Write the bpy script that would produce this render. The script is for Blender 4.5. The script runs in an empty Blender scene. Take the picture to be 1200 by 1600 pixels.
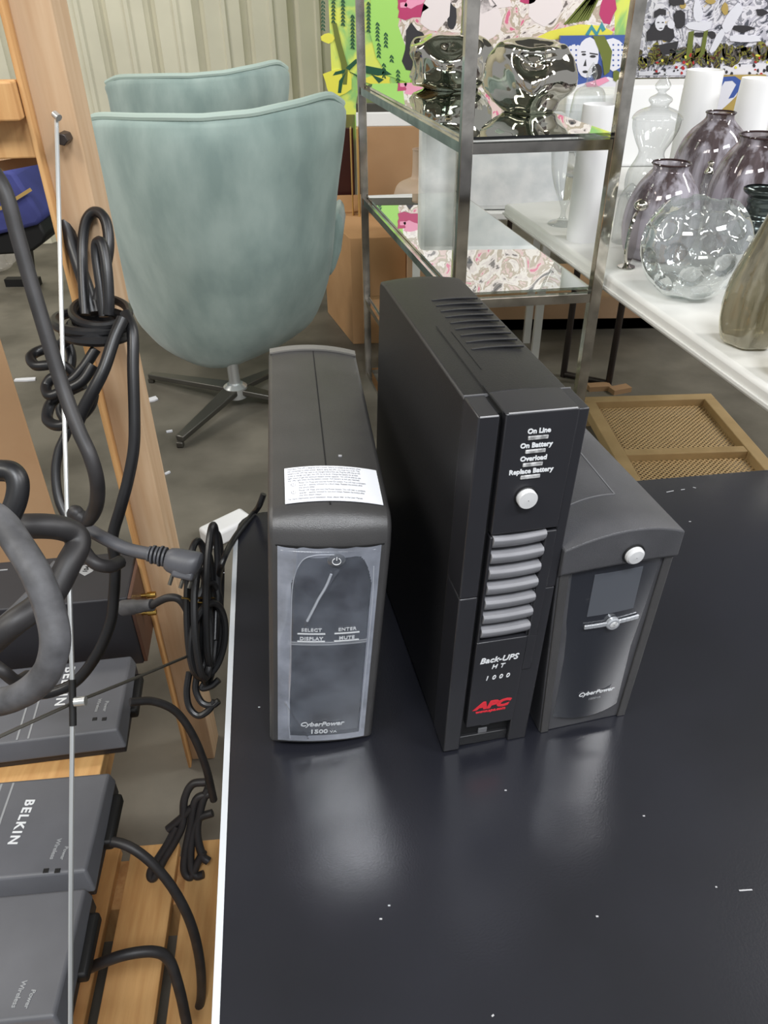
import bpy, bmesh, math, random
from mathutils import Vector, Matrix
random.seed(7)
S = bpy.context.scene
COL = S.collection
PI = math.pi

# ---------------------------------------------------------------- camera
F = 1195.0; TH = math.radians(35.05); RO = math.radians(0.7)
CAM = Vector((0, 0, 1.36))
_c, _s = math.cos(TH), math.sin(TH)
FWD = Vector((0, _c, -_s)); _r = Vector((1, 0, 0)); _d = Vector((0, -_s, -_c))
RT = _r*math.cos(RO) + _d*math.sin(RO); DN = _d*math.cos(RO) - _r*math.sin(RO)
cd = bpy.data.cameras.new('camera'); cam = bpy.data.objects.new('camera', cd); COL.objects.link(cam)
cd.sensor_fit = 'VERTICAL'; cd.sensor_height = 32.0; cd.lens = 32.0*F/1600.0
cd.clip_start = 0.02; cd.clip_end = 60
m = Matrix.Identity(4)
for i in range(3):
    m[i][0] = RT[i]; m[i][1] = -DN[i]; m[i][2] = -FWD[i]; m[i][3] = CAM[i]
cam.matrix_world = m
S.camera = cam

# ---------------------------------------------------------------- world, lamps, exposure
w = bpy.data.worlds.new('world'); S.world = w; w.use_nodes = True
bg = w.node_tree.nodes['Background']
bg.inputs[0].default_value = (0.93, 0.96, 1.0, 1); bg.inputs[1].default_value = 0.46

def area(name, loc, target, sx, sy, power, col=(1, 1, 1)):
    l = bpy.data.lights.new(name, 'AREA'); l.shape = 'RECTANGLE'; l.size = sx; l.size_y = sy
    l.energy = power; l.color = col
    o = bpy.data.objects.new(name, l); COL.objects.link(o); o.location = loc
    o.rotation_euler = (Vector(target)-Vector(loc)).to_track_quat('-Z', 'Y').to_euler()
    return o
area('unseen_lamp', (0.34, -0.88, 3.2), (0.1, 0.5, 0.8), 0.95, 0.50, 64, (0.93, 0.96, 1.0))
area('unseen_lamp', (-3.6, 2.4, 3.9), (-1.2, 3.4, 0.3), 0.5, 2.4, 95, (1.0, 0.96, 0.88))  # unseen side lamp for the background, kept out of the table's reflections
area('unseen_lamp', (4.2, 2.0, 3.9), (1.2, 3.6, 0.5), 0.5, 2.4, 120, (1.0, 0.98, 0.95))  # its unseen counterpart on the right, likewise clear of the table top
area('unseen_lamp', (-1.9, -0.6, 3.4), (-0.6, 2.6, 0.7), 1.6, 0.5, 58, (1.0, 0.96, 0.88))  # lamp added behind the camera to light the chair backs
area('unseen_lamp', (2.6, -0.4, 3.6), (0.7, 3.2, 0.8), 1.6, 0.5, 80, (0.98, 0.98, 1.0))  # another added behind the camera, brightens the white wrapped slab
vs = S.view_settings
vs.view_transform = 'Standard'; vs.look = 'None'; vs.exposure = 0.0; vs.gamma = 1.0; vs.use_curve_mapping = False

# ---------------------------------------------------------------- measuring helpers (pixel -> point in the room)
def ray(px, py): return FWD + RT*((px-600)/F) + DN*((py-800)/F)
def Z(px, py, z=0.0):
    d = ray(px, py); return CAM + d*((z-CAM.z)/d.z)
def Y(px, py, y):
    d = ray(px, py); return CAM + d*(y/d.y)
def T(px, py, t): return CAM + ray(px, py)*t

# ---------------------------------------------------------------- materials
def lin(c):
    return tuple(((v/255)/12.92 if v/255 <= .04045 else ((v/255+.055)/1.055)**2.4) for v in c)+(1,)
def mat(name, rgb, rough=.5, metal=0, spec=.5, var=0, vscale=8, bump=0, bscale=60, rgb2=None, alpha=1, coat=0, stretch=None, trans=0):
    M = bpy.data.materials.new(name); M.use_nodes = True
    nt = M.node_tree; b = nt.nodes['Principled BSDF']
    b.inputs['Base Color'].default_value = lin(rgb); b.inputs['Roughness'].default_value = rough
    b.inputs['Metallic'].default_value = metal; b.inputs['Specular IOR Level'].default_value = spec
    b.inputs['Alpha'].default_value = alpha; b.inputs['Coat Weight'].default_value = coat
    b.inputs['Transmission Weight'].default_value = trans
    tc = nt.nodes.new('ShaderNodeTexCoord'); src = tc.outputs['Object']
    if stretch:
        mp = nt.nodes.new('ShaderNodeMapping'); mp.inputs['Scale'].default_value = stretch
        nt.links.new(src, mp.inputs[0]); src = mp.outputs[0]
    if var or rgb2:
        n = nt.nodes.new('ShaderNodeTexNoise'); n.inputs['Scale'].default_value = vscale; n.inputs['Detail'].default_value = 6
        nt.links.new(src, n.inputs['Vector'])
        r = nt.nodes.new('ShaderNodeValToRGB'); nt.links.new(n.outputs['Fac'], r.inputs[0])
        r.color_ramp.elements[0].position = .35; r.color_ramp.elements[1].position = .65
        c2 = rgb2 or tuple(max(0, v*(1-var)) for v in rgb)
        r.color_ramp.elements[0].color = lin(c2); r.color_ramp.elements[1].color = lin(rgb)
        nt.links.new(r.outputs[0], b.inputs['Base Color'])
    if bump:
        n2 = nt.nodes.new('ShaderNodeTexNoise'); n2.inputs['Scale'].default_value = bscale; n2.inputs['Detail'].default_value = 4
        nt.links.new(src, n2.inputs['Vector'])
        bp = nt.nodes.new('ShaderNodeBump'); bp.inputs['Strength'].default_value = bump; bp.inputs['Distance'].default_value = .002
        nt.links.new(n2.outputs['Fac'], bp.inputs['Height']); nt.links.new(bp.outputs[0], b.inputs['Normal'])
    return M
def glass(name, tint, edge=(.6, .62, .62), ior=1.35, rough=.02, gmul=1.0, body=0.0, bodycol=(200, 200, 200), streak=None, power=2.6):
    """thin blown glass: see-through face on, more mirror-like towards the rim"""
    M = bpy.data.materials.new(name); M.use_nodes = True; nt = M.node_tree
    out = nt.nodes['Material Output']; nt.nodes.remove(nt.nodes['Principled BSDF'])
    tr = nt.nodes.new('ShaderNodeBsdfTransparent'); tr.inputs[0].default_value = lin(tint)
    gl = nt.nodes.new('ShaderNodeBsdfGlossy'); gl.inputs['Roughness'].default_value = rough; gl.inputs[0].default_value = (*edge, 1)
    lw0 = nt.nodes.new('ShaderNodeLayerWeight'); lw0.inputs[0].default_value = .5
    lw = nt.nodes.new('ShaderNodeMath'); lw.operation = 'POWER'; lw.inputs[1].default_value = power; nt.links.new(lw0.outputs['Facing'], lw.inputs[0])
    fr = nt.nodes.new('ShaderNodeMath'); fr.operation = 'MULTIPLY_ADD'; fr.inputs[1].default_value = .75*gmul; fr.inputs[2].default_value = .07*gmul
    nt.links.new(lw.outputs[0], fr.inputs[0])
    base = tr.outputs[0]
    if body:
        df = nt.nodes.new('ShaderNodeBsdfDiffuse'); df.inputs[0].default_value = lin(bodycol)
        mb = nt.nodes.new('ShaderNodeMixShader'); mb.inputs[0].default_value = body
        if streak:
            tc = nt.nodes.new('ShaderNodeTexCoord'); mp = nt.nodes.new('ShaderNodeMapping'); mp.inputs['Scale'].default_value = (40, 40, 3)
            n = nt.nodes.new('ShaderNodeTexNoise'); n.inputs['Scale'].default_value = 1.0; n.inputs['Detail'].default_value = 4
            nt.links.new(tc.outputs['Object'], mp.inputs[0]); nt.links.new(mp.outputs[0], n.inputs['Vector'])
            r = nt.nodes.new('ShaderNodeValToRGB'); r.color_ramp.elements[0].color = lin(bodycol); r.color_ramp.elements[1].color = lin(streak)
            r.color_ramp.elements[0].position = .4; r.color_ramp.elements[1].position = .62
            sz_ = nt.nodes.new('ShaderNodeSeparateXYZ'); nt.links.new(tc.outputs['Object'], sz_.inputs[0])
            mr_ = nt.nodes.new('ShaderNodeMath'); mr_.operation = 'MULTIPLY_ADD'; mr_.inputs[1].default_value = -.9; mr_.inputs[2].default_value = .17
            ad = nt.nodes.new('ShaderNodeMath'); ad.operation = 'ADD'
            nt.links.new(sz_.outputs['Z'], mr_.inputs[0]); nt.links.new(n.outputs['Fac'], ad.inputs[0]); nt.links.new(mr_.outputs[0], ad.inputs[1])
            nt.links.new(ad.outputs[0], r.inputs[0]); nt.links.new(r.outputs[0], df.inputs[0])
        nt.links.new(tr.outputs[0], mb.inputs[1]); nt.links.new(df.outputs[0], mb.inputs[2]); base = mb.outputs[0]
    mx = nt.nodes.new('ShaderNodeMixShader')
    nt.links.new(fr.outputs[0], mx.inputs[0]); nt.links.new(base, mx.inputs[1]); nt.links.new(gl.outputs[0], mx.inputs[2])
    nt.links.new(mx.outputs[0], out.inputs[0])
    return M
def collage(name, cols, scale=9, distort=1.5, z_split=None):
    """patchwork of paint colours with hard edges"""
    M = bpy.data.materials.new(name); M.use_nodes = True; nt = M.node_tree; b = nt.nodes['Principled BSDF']
    b.inputs['Roughness'].default_value = .25
    tc = nt.nodes.new('ShaderNodeTexCoord')
    n = nt.nodes.new('ShaderNodeTexNoise'); n.inputs['Scale'].default_value = scale; n.inputs['Detail'].default_value = 5; n.inputs['Distortion'].default_value = distort
    nt.links.new(tc.outputs['Object'], n.inputs['Vector'])
    r = nt.nodes.new('ShaderNodeValToRGB'); r.color_ramp.interpolation = 'CONSTANT'
    k = len(cols); e = r.color_ramp.elements
    while len(e) < k: e.new(.5)
    for i in range(k):
        e[i].position = 0 if i == 0 else .30+.42*(i-1)/(k-1) ; e[i].color = lin(cols[i])
    nt.links.new(n.outputs['Fac'], r.inputs[0]); nt.links.new(r.outputs[0], b.inputs['Base Color'])
    return M
MT = {}
MT['table'] = mat('black_laminate', (33, 34, 41), .235, spec=1.0, var=.16, vscale=5, bump=.05, bscale=500)
MT['band'] = mat('white_edge_band', (196, 200, 204), .4)
MT['speck'] = mat('pale_scratch_and_glint', (170, 170, 172), .6)
MT['case'] = mat('textured_charcoal_plastic', (62, 61, 61), .34, var=.08, vscale=30, bump=.2, spec=.65, bscale=1400)
MT['case_side'] = mat('dark_case_plastic', (76, 76, 79), .42, var=.12, vscale=20, bump=.25, bscale=1200)
MT['rim'] = mat('grey_case_rim', (112, 110, 106), .5)
MT['black'] = mat('black_plastic', (28, 28, 30), .42, var=.1, vscale=14, bump=.15, bscale=900)
MT['blackdk'] = mat('deep_black_plastic', (12, 12, 13), .6)
MT['gloss'] = mat('glossy_dark_panel', (40, 42, 48), .12, spec=1.0, coat=.6)
MT['gloss2'] = mat('dusty_glossy_panel', (46, 48, 55), .14, spec=1.0, coat=.6, var=.12, vscale=9)
MT['apcdk'] = mat('satin_black_bezel', (40, 40, 44), .36, spec=.55, var=.08, vscale=12)
MT['seam'] = mat('seam_black', (14, 14, 15), .8)
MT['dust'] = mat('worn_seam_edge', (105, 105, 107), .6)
MT['louver'] = mat('grey_louver_plastic', (138, 138, 142), .45, var=.06, vscale=40)
MT['button'] = mat('pale_button', (205, 205, 205), .3, coat=.3)
MT['led'] = mat('frosted_lens', (205, 205, 205), .3, var=.35, vscale=260)
MT['silver'] = mat('silver_plastic', (205, 208, 212), .22, metal=.6)
MT['screen'] = mat('unlit_screen', (84, 87, 93), .2, spec=.7)
MT['print'] = mat('white_print', (222, 224, 226), .6)
MT['print2'] = mat('faded_print', (150, 152, 154), .6)
MT['red'] = mat('red_print', (214, 46, 58), .5)
MT['ink'] = mat('grey_ink', (120, 120, 126), .7)
MT['paper'] = mat('white_paper', (232, 234, 240), .6)
MT['cord'] = mat('black_rubber_cord', (26, 26, 28), .38, spec=.5, var=.15, vscale=20)
MT['cordg'] = mat('dusty_grey_cord', (90, 90, 93), .6, var=.3, vscale=45, bump=.3)
MT['cordbr'] = mat('worn_black_cord', (44, 42, 43), .5, var=.25, vscale=40)
MT['plug'] = mat('grey_rubber_plug', (84, 85, 90), .45, var=.1, vscale=40)
MT['brass'] = mat('brass', (200, 165, 90), .25, metal=1)
MT['steel'] = mat('galvanised_steel', (205, 208, 208), .32, metal=.75)
MT['dsteel'] = mat('dull_dark_steel', (100, 98, 92), .4, metal=.8)
MT['chrome'] = mat('polished_chrome', (222, 216, 206), .09, metal=1, var=.2, vscale=18)
MT['mirror'] = mat('silvered_glass', (205, 200, 190), .05, metal=1)
MT['wood'] = mat('pine', (206, 162, 108), .6, rgb2=(188, 140, 88), vscale=3, stretch=(30, 30, 2.5), bump=.1, bscale=20)
MT['wood_shade'] = mat('shaded_post_timber', (198, 170, 138), .6, rgb2=(184, 152, 118), vscale=3, stretch=(20, 20, 1.5))  # timber colour carries the shade on the post's right face
MT['slat'] = mat('pallet_pine', (218, 172, 112), .6, rgb2=(200, 150, 92), vscale=3, stretch=(24, 2.5, 24), bump=.1, bscale=20)
MT['card'] = mat('cardboard', (178, 144, 108), .85, rgb2=(168, 132, 96), vscale=4)
MT['card2'] = mat('cardboard_worn', (194, 152, 108), .85, rgb2=(182, 140, 96), vscale=5)
MT['cardpale'] = mat('pale_cardboard', (198, 164, 130), .85, rgb2=(188, 152, 118), vscale=5)
MT['velvet'] = mat('sage_velvet', (160, 178, 173), .9, spec=.15, rgb2=(134, 154, 150), vscale=4.5, bump=.2, bscale=90, stretch=(2, 2, 1))
MT['velvet'].node_tree.nodes['Principled BSDF'].inputs['Sheen Weight'].default_value = .35
MT['piping'] = mat('sage_piping', (178, 196, 188), .8)
MT['concrete'] = mat('concrete', (122, 117, 106), .5, spec=.35, rgb2=(90, 86, 77), vscale=3.4, bump=.25, bscale=30)
MT['wallm'] = mat('cream_sheet_metal', (212, 208, 186), .5, var=.05, vscale=3, spec=.3)
MT['plastic_w'] = mat('white_table_plastic', (226, 226, 222), .42, var=.03, vscale=6)
MT['leg'] = mat('dark_table_leg', (62, 55, 52), .4, metal=.5)
MT['white'] = mat('white_ceramic', (238, 238, 238), .35)
MT['foam'] = mat('white_wrapping', (248, 249, 249), .5, rgb2=(226, 230, 231), vscale=14, bump=.6, bscale=24)
MT['cane_frame'] = mat('weathered_frame_wood', (198, 170, 124), .65, rgb2=(170, 142, 98), vscale=5)
MT['maroon'] = mat('dark_maroon_lacquer', (62, 26, 22), .35)
MT['gold'] = mat('gilt_wood', (205, 170, 105), .35, metal=.4)
MT['beige'] = mat('beige_stoneware', (206, 182, 160), .55)
MT['blue'] = mat('blue_upholstery', (66, 72, 140), .75, var=.15, vscale=6)
MT['bag'] = mat('clear_plastic_film', (205, 200, 192), .25, alpha=.45, bump=1, bscale=30)
MT['film'] = mat('protective_film', (188, 194, 208), .14, spec=1.0, alpha=.60, coat=.8, bump=.05, bscale=22, var=.22, vscale=30)
MT['filmclear'] = mat('clinging_film', (170, 178, 192), .12, spec=1.0, alpha=.24, coat=.8, bump=.05, bscale=22, var=.35, vscale=34)
MT['filmed'] = mat('creased_film', (196, 201, 210), .25, alpha=.5)
MT['grey'] = mat('grey_device_plastic', (98, 99, 104), .45, var=.08, vscale=12)
MT['device'] = mat('black_metal_case', (46, 45, 49), .5, var=.12, vscale=8)
MT['copper'] = mat('brown_connector_plate', (84, 58, 46), .45)
MT['clear'] = glass('clear_glass', (248, 249, 249), edge=(.75, .76, .76), gmul=.95, body=.05, bodycol=(215, 218, 218))
MT['shelfg'] = glass('shelf_glass', (226, 234, 229), edge=(.92, .94, .92), gmul=1.9, rough=.01, power=2.0)
MT['smoke'] = glass('smoky_purple_glass', (205, 197, 200), edge=(.75, .7, .72), body=.62, bodycol=(82, 70, 70), streak=(196, 192, 202), gmul=.8)
MT['smoked'] = glass('dark_smoked_rim', (120, 100, 100), body=.8, bodycol=(70, 54, 54), gmul=.8)
MT['amber'] = glass('olive_lustre_glass', (176, 170, 148), edge=(.9, .87, .76), body=.5, bodycol=(98, 92, 72), streak=(168, 162, 140), gmul=1.5)
MT['dgreen'] = mat('dark_green_lustre', (84, 92, 90), .18, metal=.85, var=.3, vscale=12)
MT['green_edge'] = mat('glass_edge_green', (70, 92, 84), .2)
# cane webbing with real openings
def cane_mat():
    M = bpy.data.materials.new('cane_webbing'); M.use_nodes = True; nt = M.node_tree; b = nt.nodes['Principled BSDF']
    b.inputs['Base Color'].default_value = lin((216, 186, 138)); b.inputs['Roughness'].default_value = .6
    tc = nt.nodes.new('ShaderNodeTexCoord'); v = nt.nodes.new('ShaderNodeTexVoronoi'); v.inputs['Scale'].default_value = 84; v.inputs['Randomness'].default_value = 0
    mp = nt.nodes.new('ShaderNodeMapping'); mp.inputs['Rotation'].default_value = (0, 0, PI/4)
    nt.links.new(tc.outputs['Object'], mp.inputs[0]); nt.links.new(mp.outputs[0], v.inputs['Vector']); v.voronoi_dimensions = '2D'
    lt = nt.nodes.new('ShaderNodeMath'); lt.operation = 'LESS_THAN'; lt.inputs[1].default_value = .36
    nt.links.new(v.outputs['Distance'], lt.inputs[0])
    tr = nt.nodes.new('ShaderNodeBsdfTransparent'); mx = nt.nodes.new('ShaderNodeMixShader')
    nt.links.new(lt.outputs[0], mx.inputs[0]); nt.links.new(b.outputs[0], mx.inputs[1]); nt.links.new(tr.outputs[0], mx.inputs[2])
    nt.links.new(mx.outputs[0], nt.nodes['Material Output'].inputs[0]); return M
MT['cane'] = cane_mat()
MT['ceil'] = mat('dark_warehouse_ceiling', (126, 126, 122), .8)

# ---------------------------------------------------------------- building helpers
def obj(name, bm, m_, parent=None, smooth=True, bevel=0, seg=2, world=False, sub=0):
    me = bpy.data.meshes.new(name)
    bmesh.ops.recalc_face_normals(bm, faces=bm.faces)
    bm.to_mesh(me); bm.free()
    o = bpy.data.objects.new(name, me); COL.objects.link(o)
    me.materials.append(MT[m_] if isinstance(m_, str) else m_)
    if smooth:
        me.polygons.foreach_set('use_smooth', [True]*len(me.polygons))
        me.set_sharp_from_angle(angle=math.radians(38))
    if bevel:
        md = o.modifiers.new('bevel', 'BEVEL'); md.width = bevel; md.segments = seg; md.limit_method = 'ANGLE'; md.angle_limit = math.radians(35)
    if sub:
        md = o.modifiers.new('sub', 'SUBSURF'); md.levels = sub; md.render_levels = sub
    if parent is not None:
        o.parent = parent
        if world: o.matrix_parent_inverse = absm(parent).inverted()
    return o
def absm(o):
    mm = Matrix.LocRotScale(o.location, o.rotation_euler, o.scale)
    return (absm(o.parent) @ o.matrix_parent_inverse @ mm) if o.parent else mm
def thing(name, label, cat, loc=(0, 0, 0), rotz=0, group=None, rot=None):
    o = bpy.data.objects.new(name, None); COL.objects.link(o); o.empty_display_size = .03
    o.location = loc; o.rotation_euler = rot if rot else (0, 0, rotz)
    o['label'] = label; o['category'] = cat
    if group: o['group'] = group
    return o
def tag(o, label, cat, group=None, kind=None):
    """a thing that is one mesh: move its origin to its own base"""
    me = o.data
    lo = Vector([min(v.co[i] for v in me.vertices) for i in range(3)]); hi = Vector([max(v.co[i] for v in me.vertices) for i in range(3)])
    c = Vector(((lo.x+hi.x)/2, (lo.y+hi.y)/2, lo.z))
    me.transform(Matrix.Translation(-c)); o.location = o.location + c
    o['label'] = label; o['category'] = cat
    if group: o['group'] = group
    if kind: o['kind'] = kind
    return o
def struct(o): o['kind'] = 'structure'; return o
def B(): return bmesh.new()
def box(bm, x0, x1, y0, y1, z0, z1, M=None):
    r = bmesh.ops.create_cube(bm, size=1.0)
    for v in r['verts']:
        v.co = Vector(((x0+x1)/2+v.co.x*(x1-x0), (y0+y1)/2+v.co.y*(y1-y0), (z0+z1)/2+v.co.z*(z1-z0)))
        if M is not None: v.co = M @ v.co
    return bm
def bar(bm, a, b, w_, h_, up=Vector((0, 0, 1))):
    a, b = Vector(a), Vector(b); d = (b-a).normalized()
    sx = d.cross(Vector(up)); sx = sx.normalized() if sx.length > 1e-5 else Vector((1, 0, 0)); sz = sx.cross(d)
    vs_ = []
    for p in (a, b):
        for i, j in ((-1, -1), (1, -1), (1, 1), (-1, 1)): vs_.append(bm.verts.new(p+sx*i*w_/2+sz*j*h_/2))
    for f in ((0, 1, 2, 3), (7, 6, 5, 4), (0, 4, 5, 1), (1, 5, 6, 2), (2, 6, 7, 3), (3, 7, 4, 0)): bm.faces.new([vs_[k] for k in f])
    return bm
def post(bm, x, y, z0, z1, sz, yaw=0):
    M = Matrix.Translation((x, y, 0)) @ Matrix.Rotation(yaw, 4, 'Z')
    return box(bm, -sz/2, sz/2, -sz/2, sz/2, z0, z1, M)
def catmull(P, n=8, closed=False):
    P = [Vector(p) for p in P]; out = []
    k = len(P); rng = range(k if closed else k-1)
    for i in rng:
        p0 = P[(i-1) % k] if (closed or i > 0) else P[0]*2-P[1]
        p1 = P[i]; p2 = P[(i+1) % k]
        p3 = P[(i+2) % k] if (closed or i+2 < k) else P[-1]*2-P[-2]
        for j in range(n):
            t = j/n; out.append(.5*((2*p1)+(p2-p0)*t+(2*p0-5*p1+4*p2-p3)*t*t+(3*p1-p0-3*p2+p3)*t**3))
    if not closed: out.append(P[-1])
    return out
def tube(bm, P, r, n=8, sides=10, closed=False, smooth=True):
    Q = catmull(P, n, closed) if smooth else [Vector(p) for p in P]
    k = len(Q); rings = []; nrm = None
    for i in range(k):
        t = (Q[(i+1) % k]-Q[(i-1) % k]) if (closed or 0 < i < k-1) else (Q[1]-Q[0] if i == 0 else Q[-1]-Q[-2])
        t.normalize()
        if nrm is None: nrm = t.orthogonal().normalized()
        else:
            nrm = nrm - t*nrm.dot(t); nrm.normalize()
        bn = t.cross(nrm); rr = r[min(int(i/max(1, k-1)*len(r)), len(r)-1)] if isinstance(r, (list, tuple)) else r
        rings.append([bm.verts.new(Q[i]+(nrm*math.cos(2*PI*j/sides)+bn*math.sin(2*PI*j/sides))*rr) for j in range(sides)])
    for i in range(k if closed else k-1):
        a, b = rings[i], rings[(i+1) % k]
        for j in range(sides): bm.faces.new((a[j], a[(j+1) % sides], b[(j+1) % sides], b[j]))
    if not closed: bm.faces.new(rings[0][::-1]); bm.faces.new(rings[-1])
    return bm
def lathe(bm, prof, c=(0, 0, 0), sides=36, cap=True, M=None, fx=None):
    """prof: (radius, height) from the foot up"""
    c = Vector(c); rings = []
    for r, h in prof:
        ring = []
        for j in range(sides):
            a = 2*PI*j/sides; rr = r*(fx(a, h) if fx else 1)
            p = Vector((rr*math.cos(a), rr*math.sin(a), h))
            if M is not None: p = M @ p
            ring.append(bm.verts.new(p+c))
        rings.append(ring)
    for i in range(len(rings)-1):
        for j in range(sides): bm.faces.new((rings[i][j], rings[i][(j+1) % sides], rings[i+1][(j+1) % sides], rings[i+1][j]))
    if cap: bm.faces.new(rings[0][::-1])
    if cap == 2: bm.faces.new(rings[-1])
    return bm
def smoothprof(P, n=6):
    return [(max(q.x, .0004), q.y) for q in catmull([Vector((a, b, 0)) for a, b in P], n)]
def body(bm, wd, prof, n=14):
    """prof: (y, z, kf, ka) outline of the side; kf bows the point forward and ka lifts it towards the middle"""
    cols = []
    for i in range(n+1):
        u = -1+2*i/n; k = 1-u*u
        cols.append([bm.verts.new((u*wd/2, y-kf*k, z+ka*(k-1))) for y, z, kf, ka in prof])
    m_ = len(prof)
    for i in range(n):
        for j in range(m_): bm.faces.new((cols[i][j], cols[i][(j+1) % m_], cols[i+1][(j+1) % m_], cols[i+1][j]))
    bm.faces.new(cols[0]); bm.faces.new(cols[-1][::-1])
    return bm
def poly(bm, pts, off=(0, 0, 0)):
    return bm.faces.new([bm.verts.new(Vector(p)+Vector(off)) for p in pts])
def slab(bm, pts, d):
    """polygon given a thickness d (vector)"""
    a = [bm.verts.new(Vector(p)) for p in pts]; b = [bm.verts.new(Vector(p)+Vector(d)) for p in pts]
    bm.faces.new(a); bm.faces.new(b[::-1]); k = len(a)
    for i in range(k): bm.faces.new((a[i], a[(i+1) % k], b[(i+1) % k], b[i]))
    return bm
def text(s, size, m_, parent, M, name='lettering', bend=None, shear=0, spacing=1.0, ext=.0002, align='CENTER', sx=1.0, bold=0):
    cu = bpy.data.curves.new(name, 'FONT'); cu.body = s; cu.size = size; cu.align_x = align; cu.align_y = 'CENTER'
    cu.extrude = ext; cu.shear = shear; cu.space_character = spacing; cu.offset = bold; cu.resolution_u = 3
    o = bpy.data.objects.new(name, cu); COL.objects.link(o)
    me = bpy.data.meshes.new_from_object(o.evaluated_get(bpy.context.evaluated_depsgraph_get()))
    bpy.data.objects.remove(o); bpy.data.curves.remove(cu)
    me.transform(Matrix.Diagonal((sx, 1, 1, 1))); me.transform(M)
    if bend:
        for v in me.vertices: v.co = bend(v.co)
    me.materials.clear(); me.materials.append(MT[m_])
    o = bpy.data.objects.new(name, me); COL.objects.link(o); o.parent = parent
    return o
def frontM(x, y, z): return Matrix.Translation((x, y, z)) @ Matrix.Rotation(PI/2, 4, 'X')

# ================================================================ SETTING
FL = B(); box(FL, -6, 6, -2.5, 8, -.1, 0); struct(obj('floor', FL, 'concrete', smooth=False))
CE = B(); box(CE, -7, 7, -4, 8, 5.0, 5.1); struct(obj('ceiling', CE, 'ceil', smooth=False))
# back wall of ribbed sheet metal, turned a little to the room
WO = Vector((-2.07, 4.93, 0)); wa = math.radians(8)
wex = Vector((math.cos(wa), math.sin(wa), 0)); wey = Vector((-math.sin(wa), math.cos(wa), 0))
bm = B(); prev = None; per = .262
s = -3.6
prof = []
while s < 7.5:
    for ds, dp in ((0, 0), (.085, 0), (.095, .010), (.115, .010), (.125, 0), (.195, 0), (.206, -.018), (.232, -.030), (.250, -.018)):
        prof.append((s+ds, dp))
    s += per
for s_, dp in prof:
    p = WO+wex*s_-wey*dp*1.3
    cur = (bm.verts.new((p.x, p.y, 0)), bm.verts.new((p.x, p.y, 3.4)))
    if prev: bm.faces.new((prev[0], cur[0], cur[1], prev[1]))
    prev = cur
p1 = WO+wex*(-3.6)+wey*.1; p2 = WO+wex*prof[-1][0]+wey*.1
poly(bm, [(p1.x, p1.y, 0), (p2.x, p2.y, 0), (p2.x, p2.y, 3.4), (p1.x, p1.y, 3.4)])
o = obj('wall_back', bm, 'wallm'); struct(o)

# ================================================================ BLACK TABLE
TZ = .74; ta = math.radians(7.2)
tc_ = Vector((-.207, .884, 0))
tbl = thing('black_table', 'matt black table with thin white edge under the three battery units', 'table', (tc_.x, tc_.y, 0), ta)
W_, D_ = 1.55, 1.15
def roundrect(x0, x1, y0, y1, r, n=5):
    P = []
    for cx, cy, a0 in ((x1-r, y1-r, 0), (x0+r, y1-r, PI/2), (x0+r, y0+r, PI), (x1-r, y0+r, 3*PI/2)):
        for i in range(n+1): P.append((cx+r*math.cos(a0+PI/2*i/n), cy+r*math.sin(a0+PI/2*i/n)))
    return P
bm = B(); slab(bm, [(x, y, TZ-.03) for x, y in roundrect(0, W_, -D_, 0, .035)], (0, 0, .03)); obj('table_top', bm, 'table', tbl, smooth=False, bevel=.0015)
bm = B(); box(bm, -.0035, .0022, -D_+.03, -.055, TZ-.03, TZ+.0007); obj('edge_band', bm, 'band', tbl, smooth=False)
for x, y in ((.08, -.1), (W_-.1, -.1), (.08, -D_+.1), (W_-.1, -D_+.1)):
    bm = B(); box(bm, x-.02, x+.02, y-.02, y+.02, 0, TZ-.03); obj('leg', bm, 'leg', tbl, bevel=.003)
for px, py, l, a in ((595, 1436, .0022, 0), (1165, 1391, .011, .05), (933, 1432, .002, 0), (770, 1587, .002, .6), (790, 1235, .002, 0), (1047, 768, .012, .3), (1067, 765, .006, .2), (1085, 762, .004, -.5), (1078, 815, .003, 0), (608, 1415, .002, 0), (405, 1105, .002, 0), (350, 895, .002, 0), (1119, 1386, .0015, 0), (1006, 1275, .002, 0)):
    p = Z(px, py, TZ+.0004); M = Matrix.Translation(p) @ Matrix.Rotation(a, 4, 'Z'); bm = B(); box(bm, -l/2, l/2, -.0006, .0006, 0, .0003, M); obj('scratch', bm, 'speck', tbl, smooth=False, world=True)

# ================================================================ LEFT BATTERY UNIT (film on the front)
yw = math.radians(6.5); lean = math.radians(5.0)
h = .268; wd = .100; dp = .345
ex = Vector((math.cos(yw), math.sin(yw), 0))
O = Vector((-.052, .490, TZ)) + ex*(-.0125)
# it tips to its right, resting on its right lower edge
Mr = Matrix.Rotation(yw, 4, 'Z') @ Matrix.Rotation(lean, 4, 'Y')
O.z += (wd/2)*math.sin(lean)
cp = thing('battery_unit', 'charcoal battery unit with clear film on its front and white label on top', 'battery backup', O, rot=Mr.to_euler())
BOW = .005; AR = .006
def arcp(cy, cz, r, a0, a1, n, kf0, kf1, ka0, ka1):
    return [(cy+r*math.cos(a0+(a1-a0)*i/n), cz+r*math.sin(a0+(a1-a0)*i/n), kf0+(kf1-kf0)*i/n, ka0+(ka1-ka0)*i/n) for i in range(n+1)]
prof = [(0, .0, BOW, 0), (0, .245, BOW, 0)] + arcp(.024, h-.022, .022, PI, PI/2, 6, BOW, 0, .001, AR) + [(.10, h, 0, AR), (.2, h, 0, AR), (dp-.008, h, 0, AR), (dp, h-.008, 0, AR), (dp, 0, 0, 0)]
prof[1] = (0, .240, BOW, 0)
bm = B(); body(bm, wd, prof, 18); obj('case', bm, 'case', cp, bevel=.004, seg=3)
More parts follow.
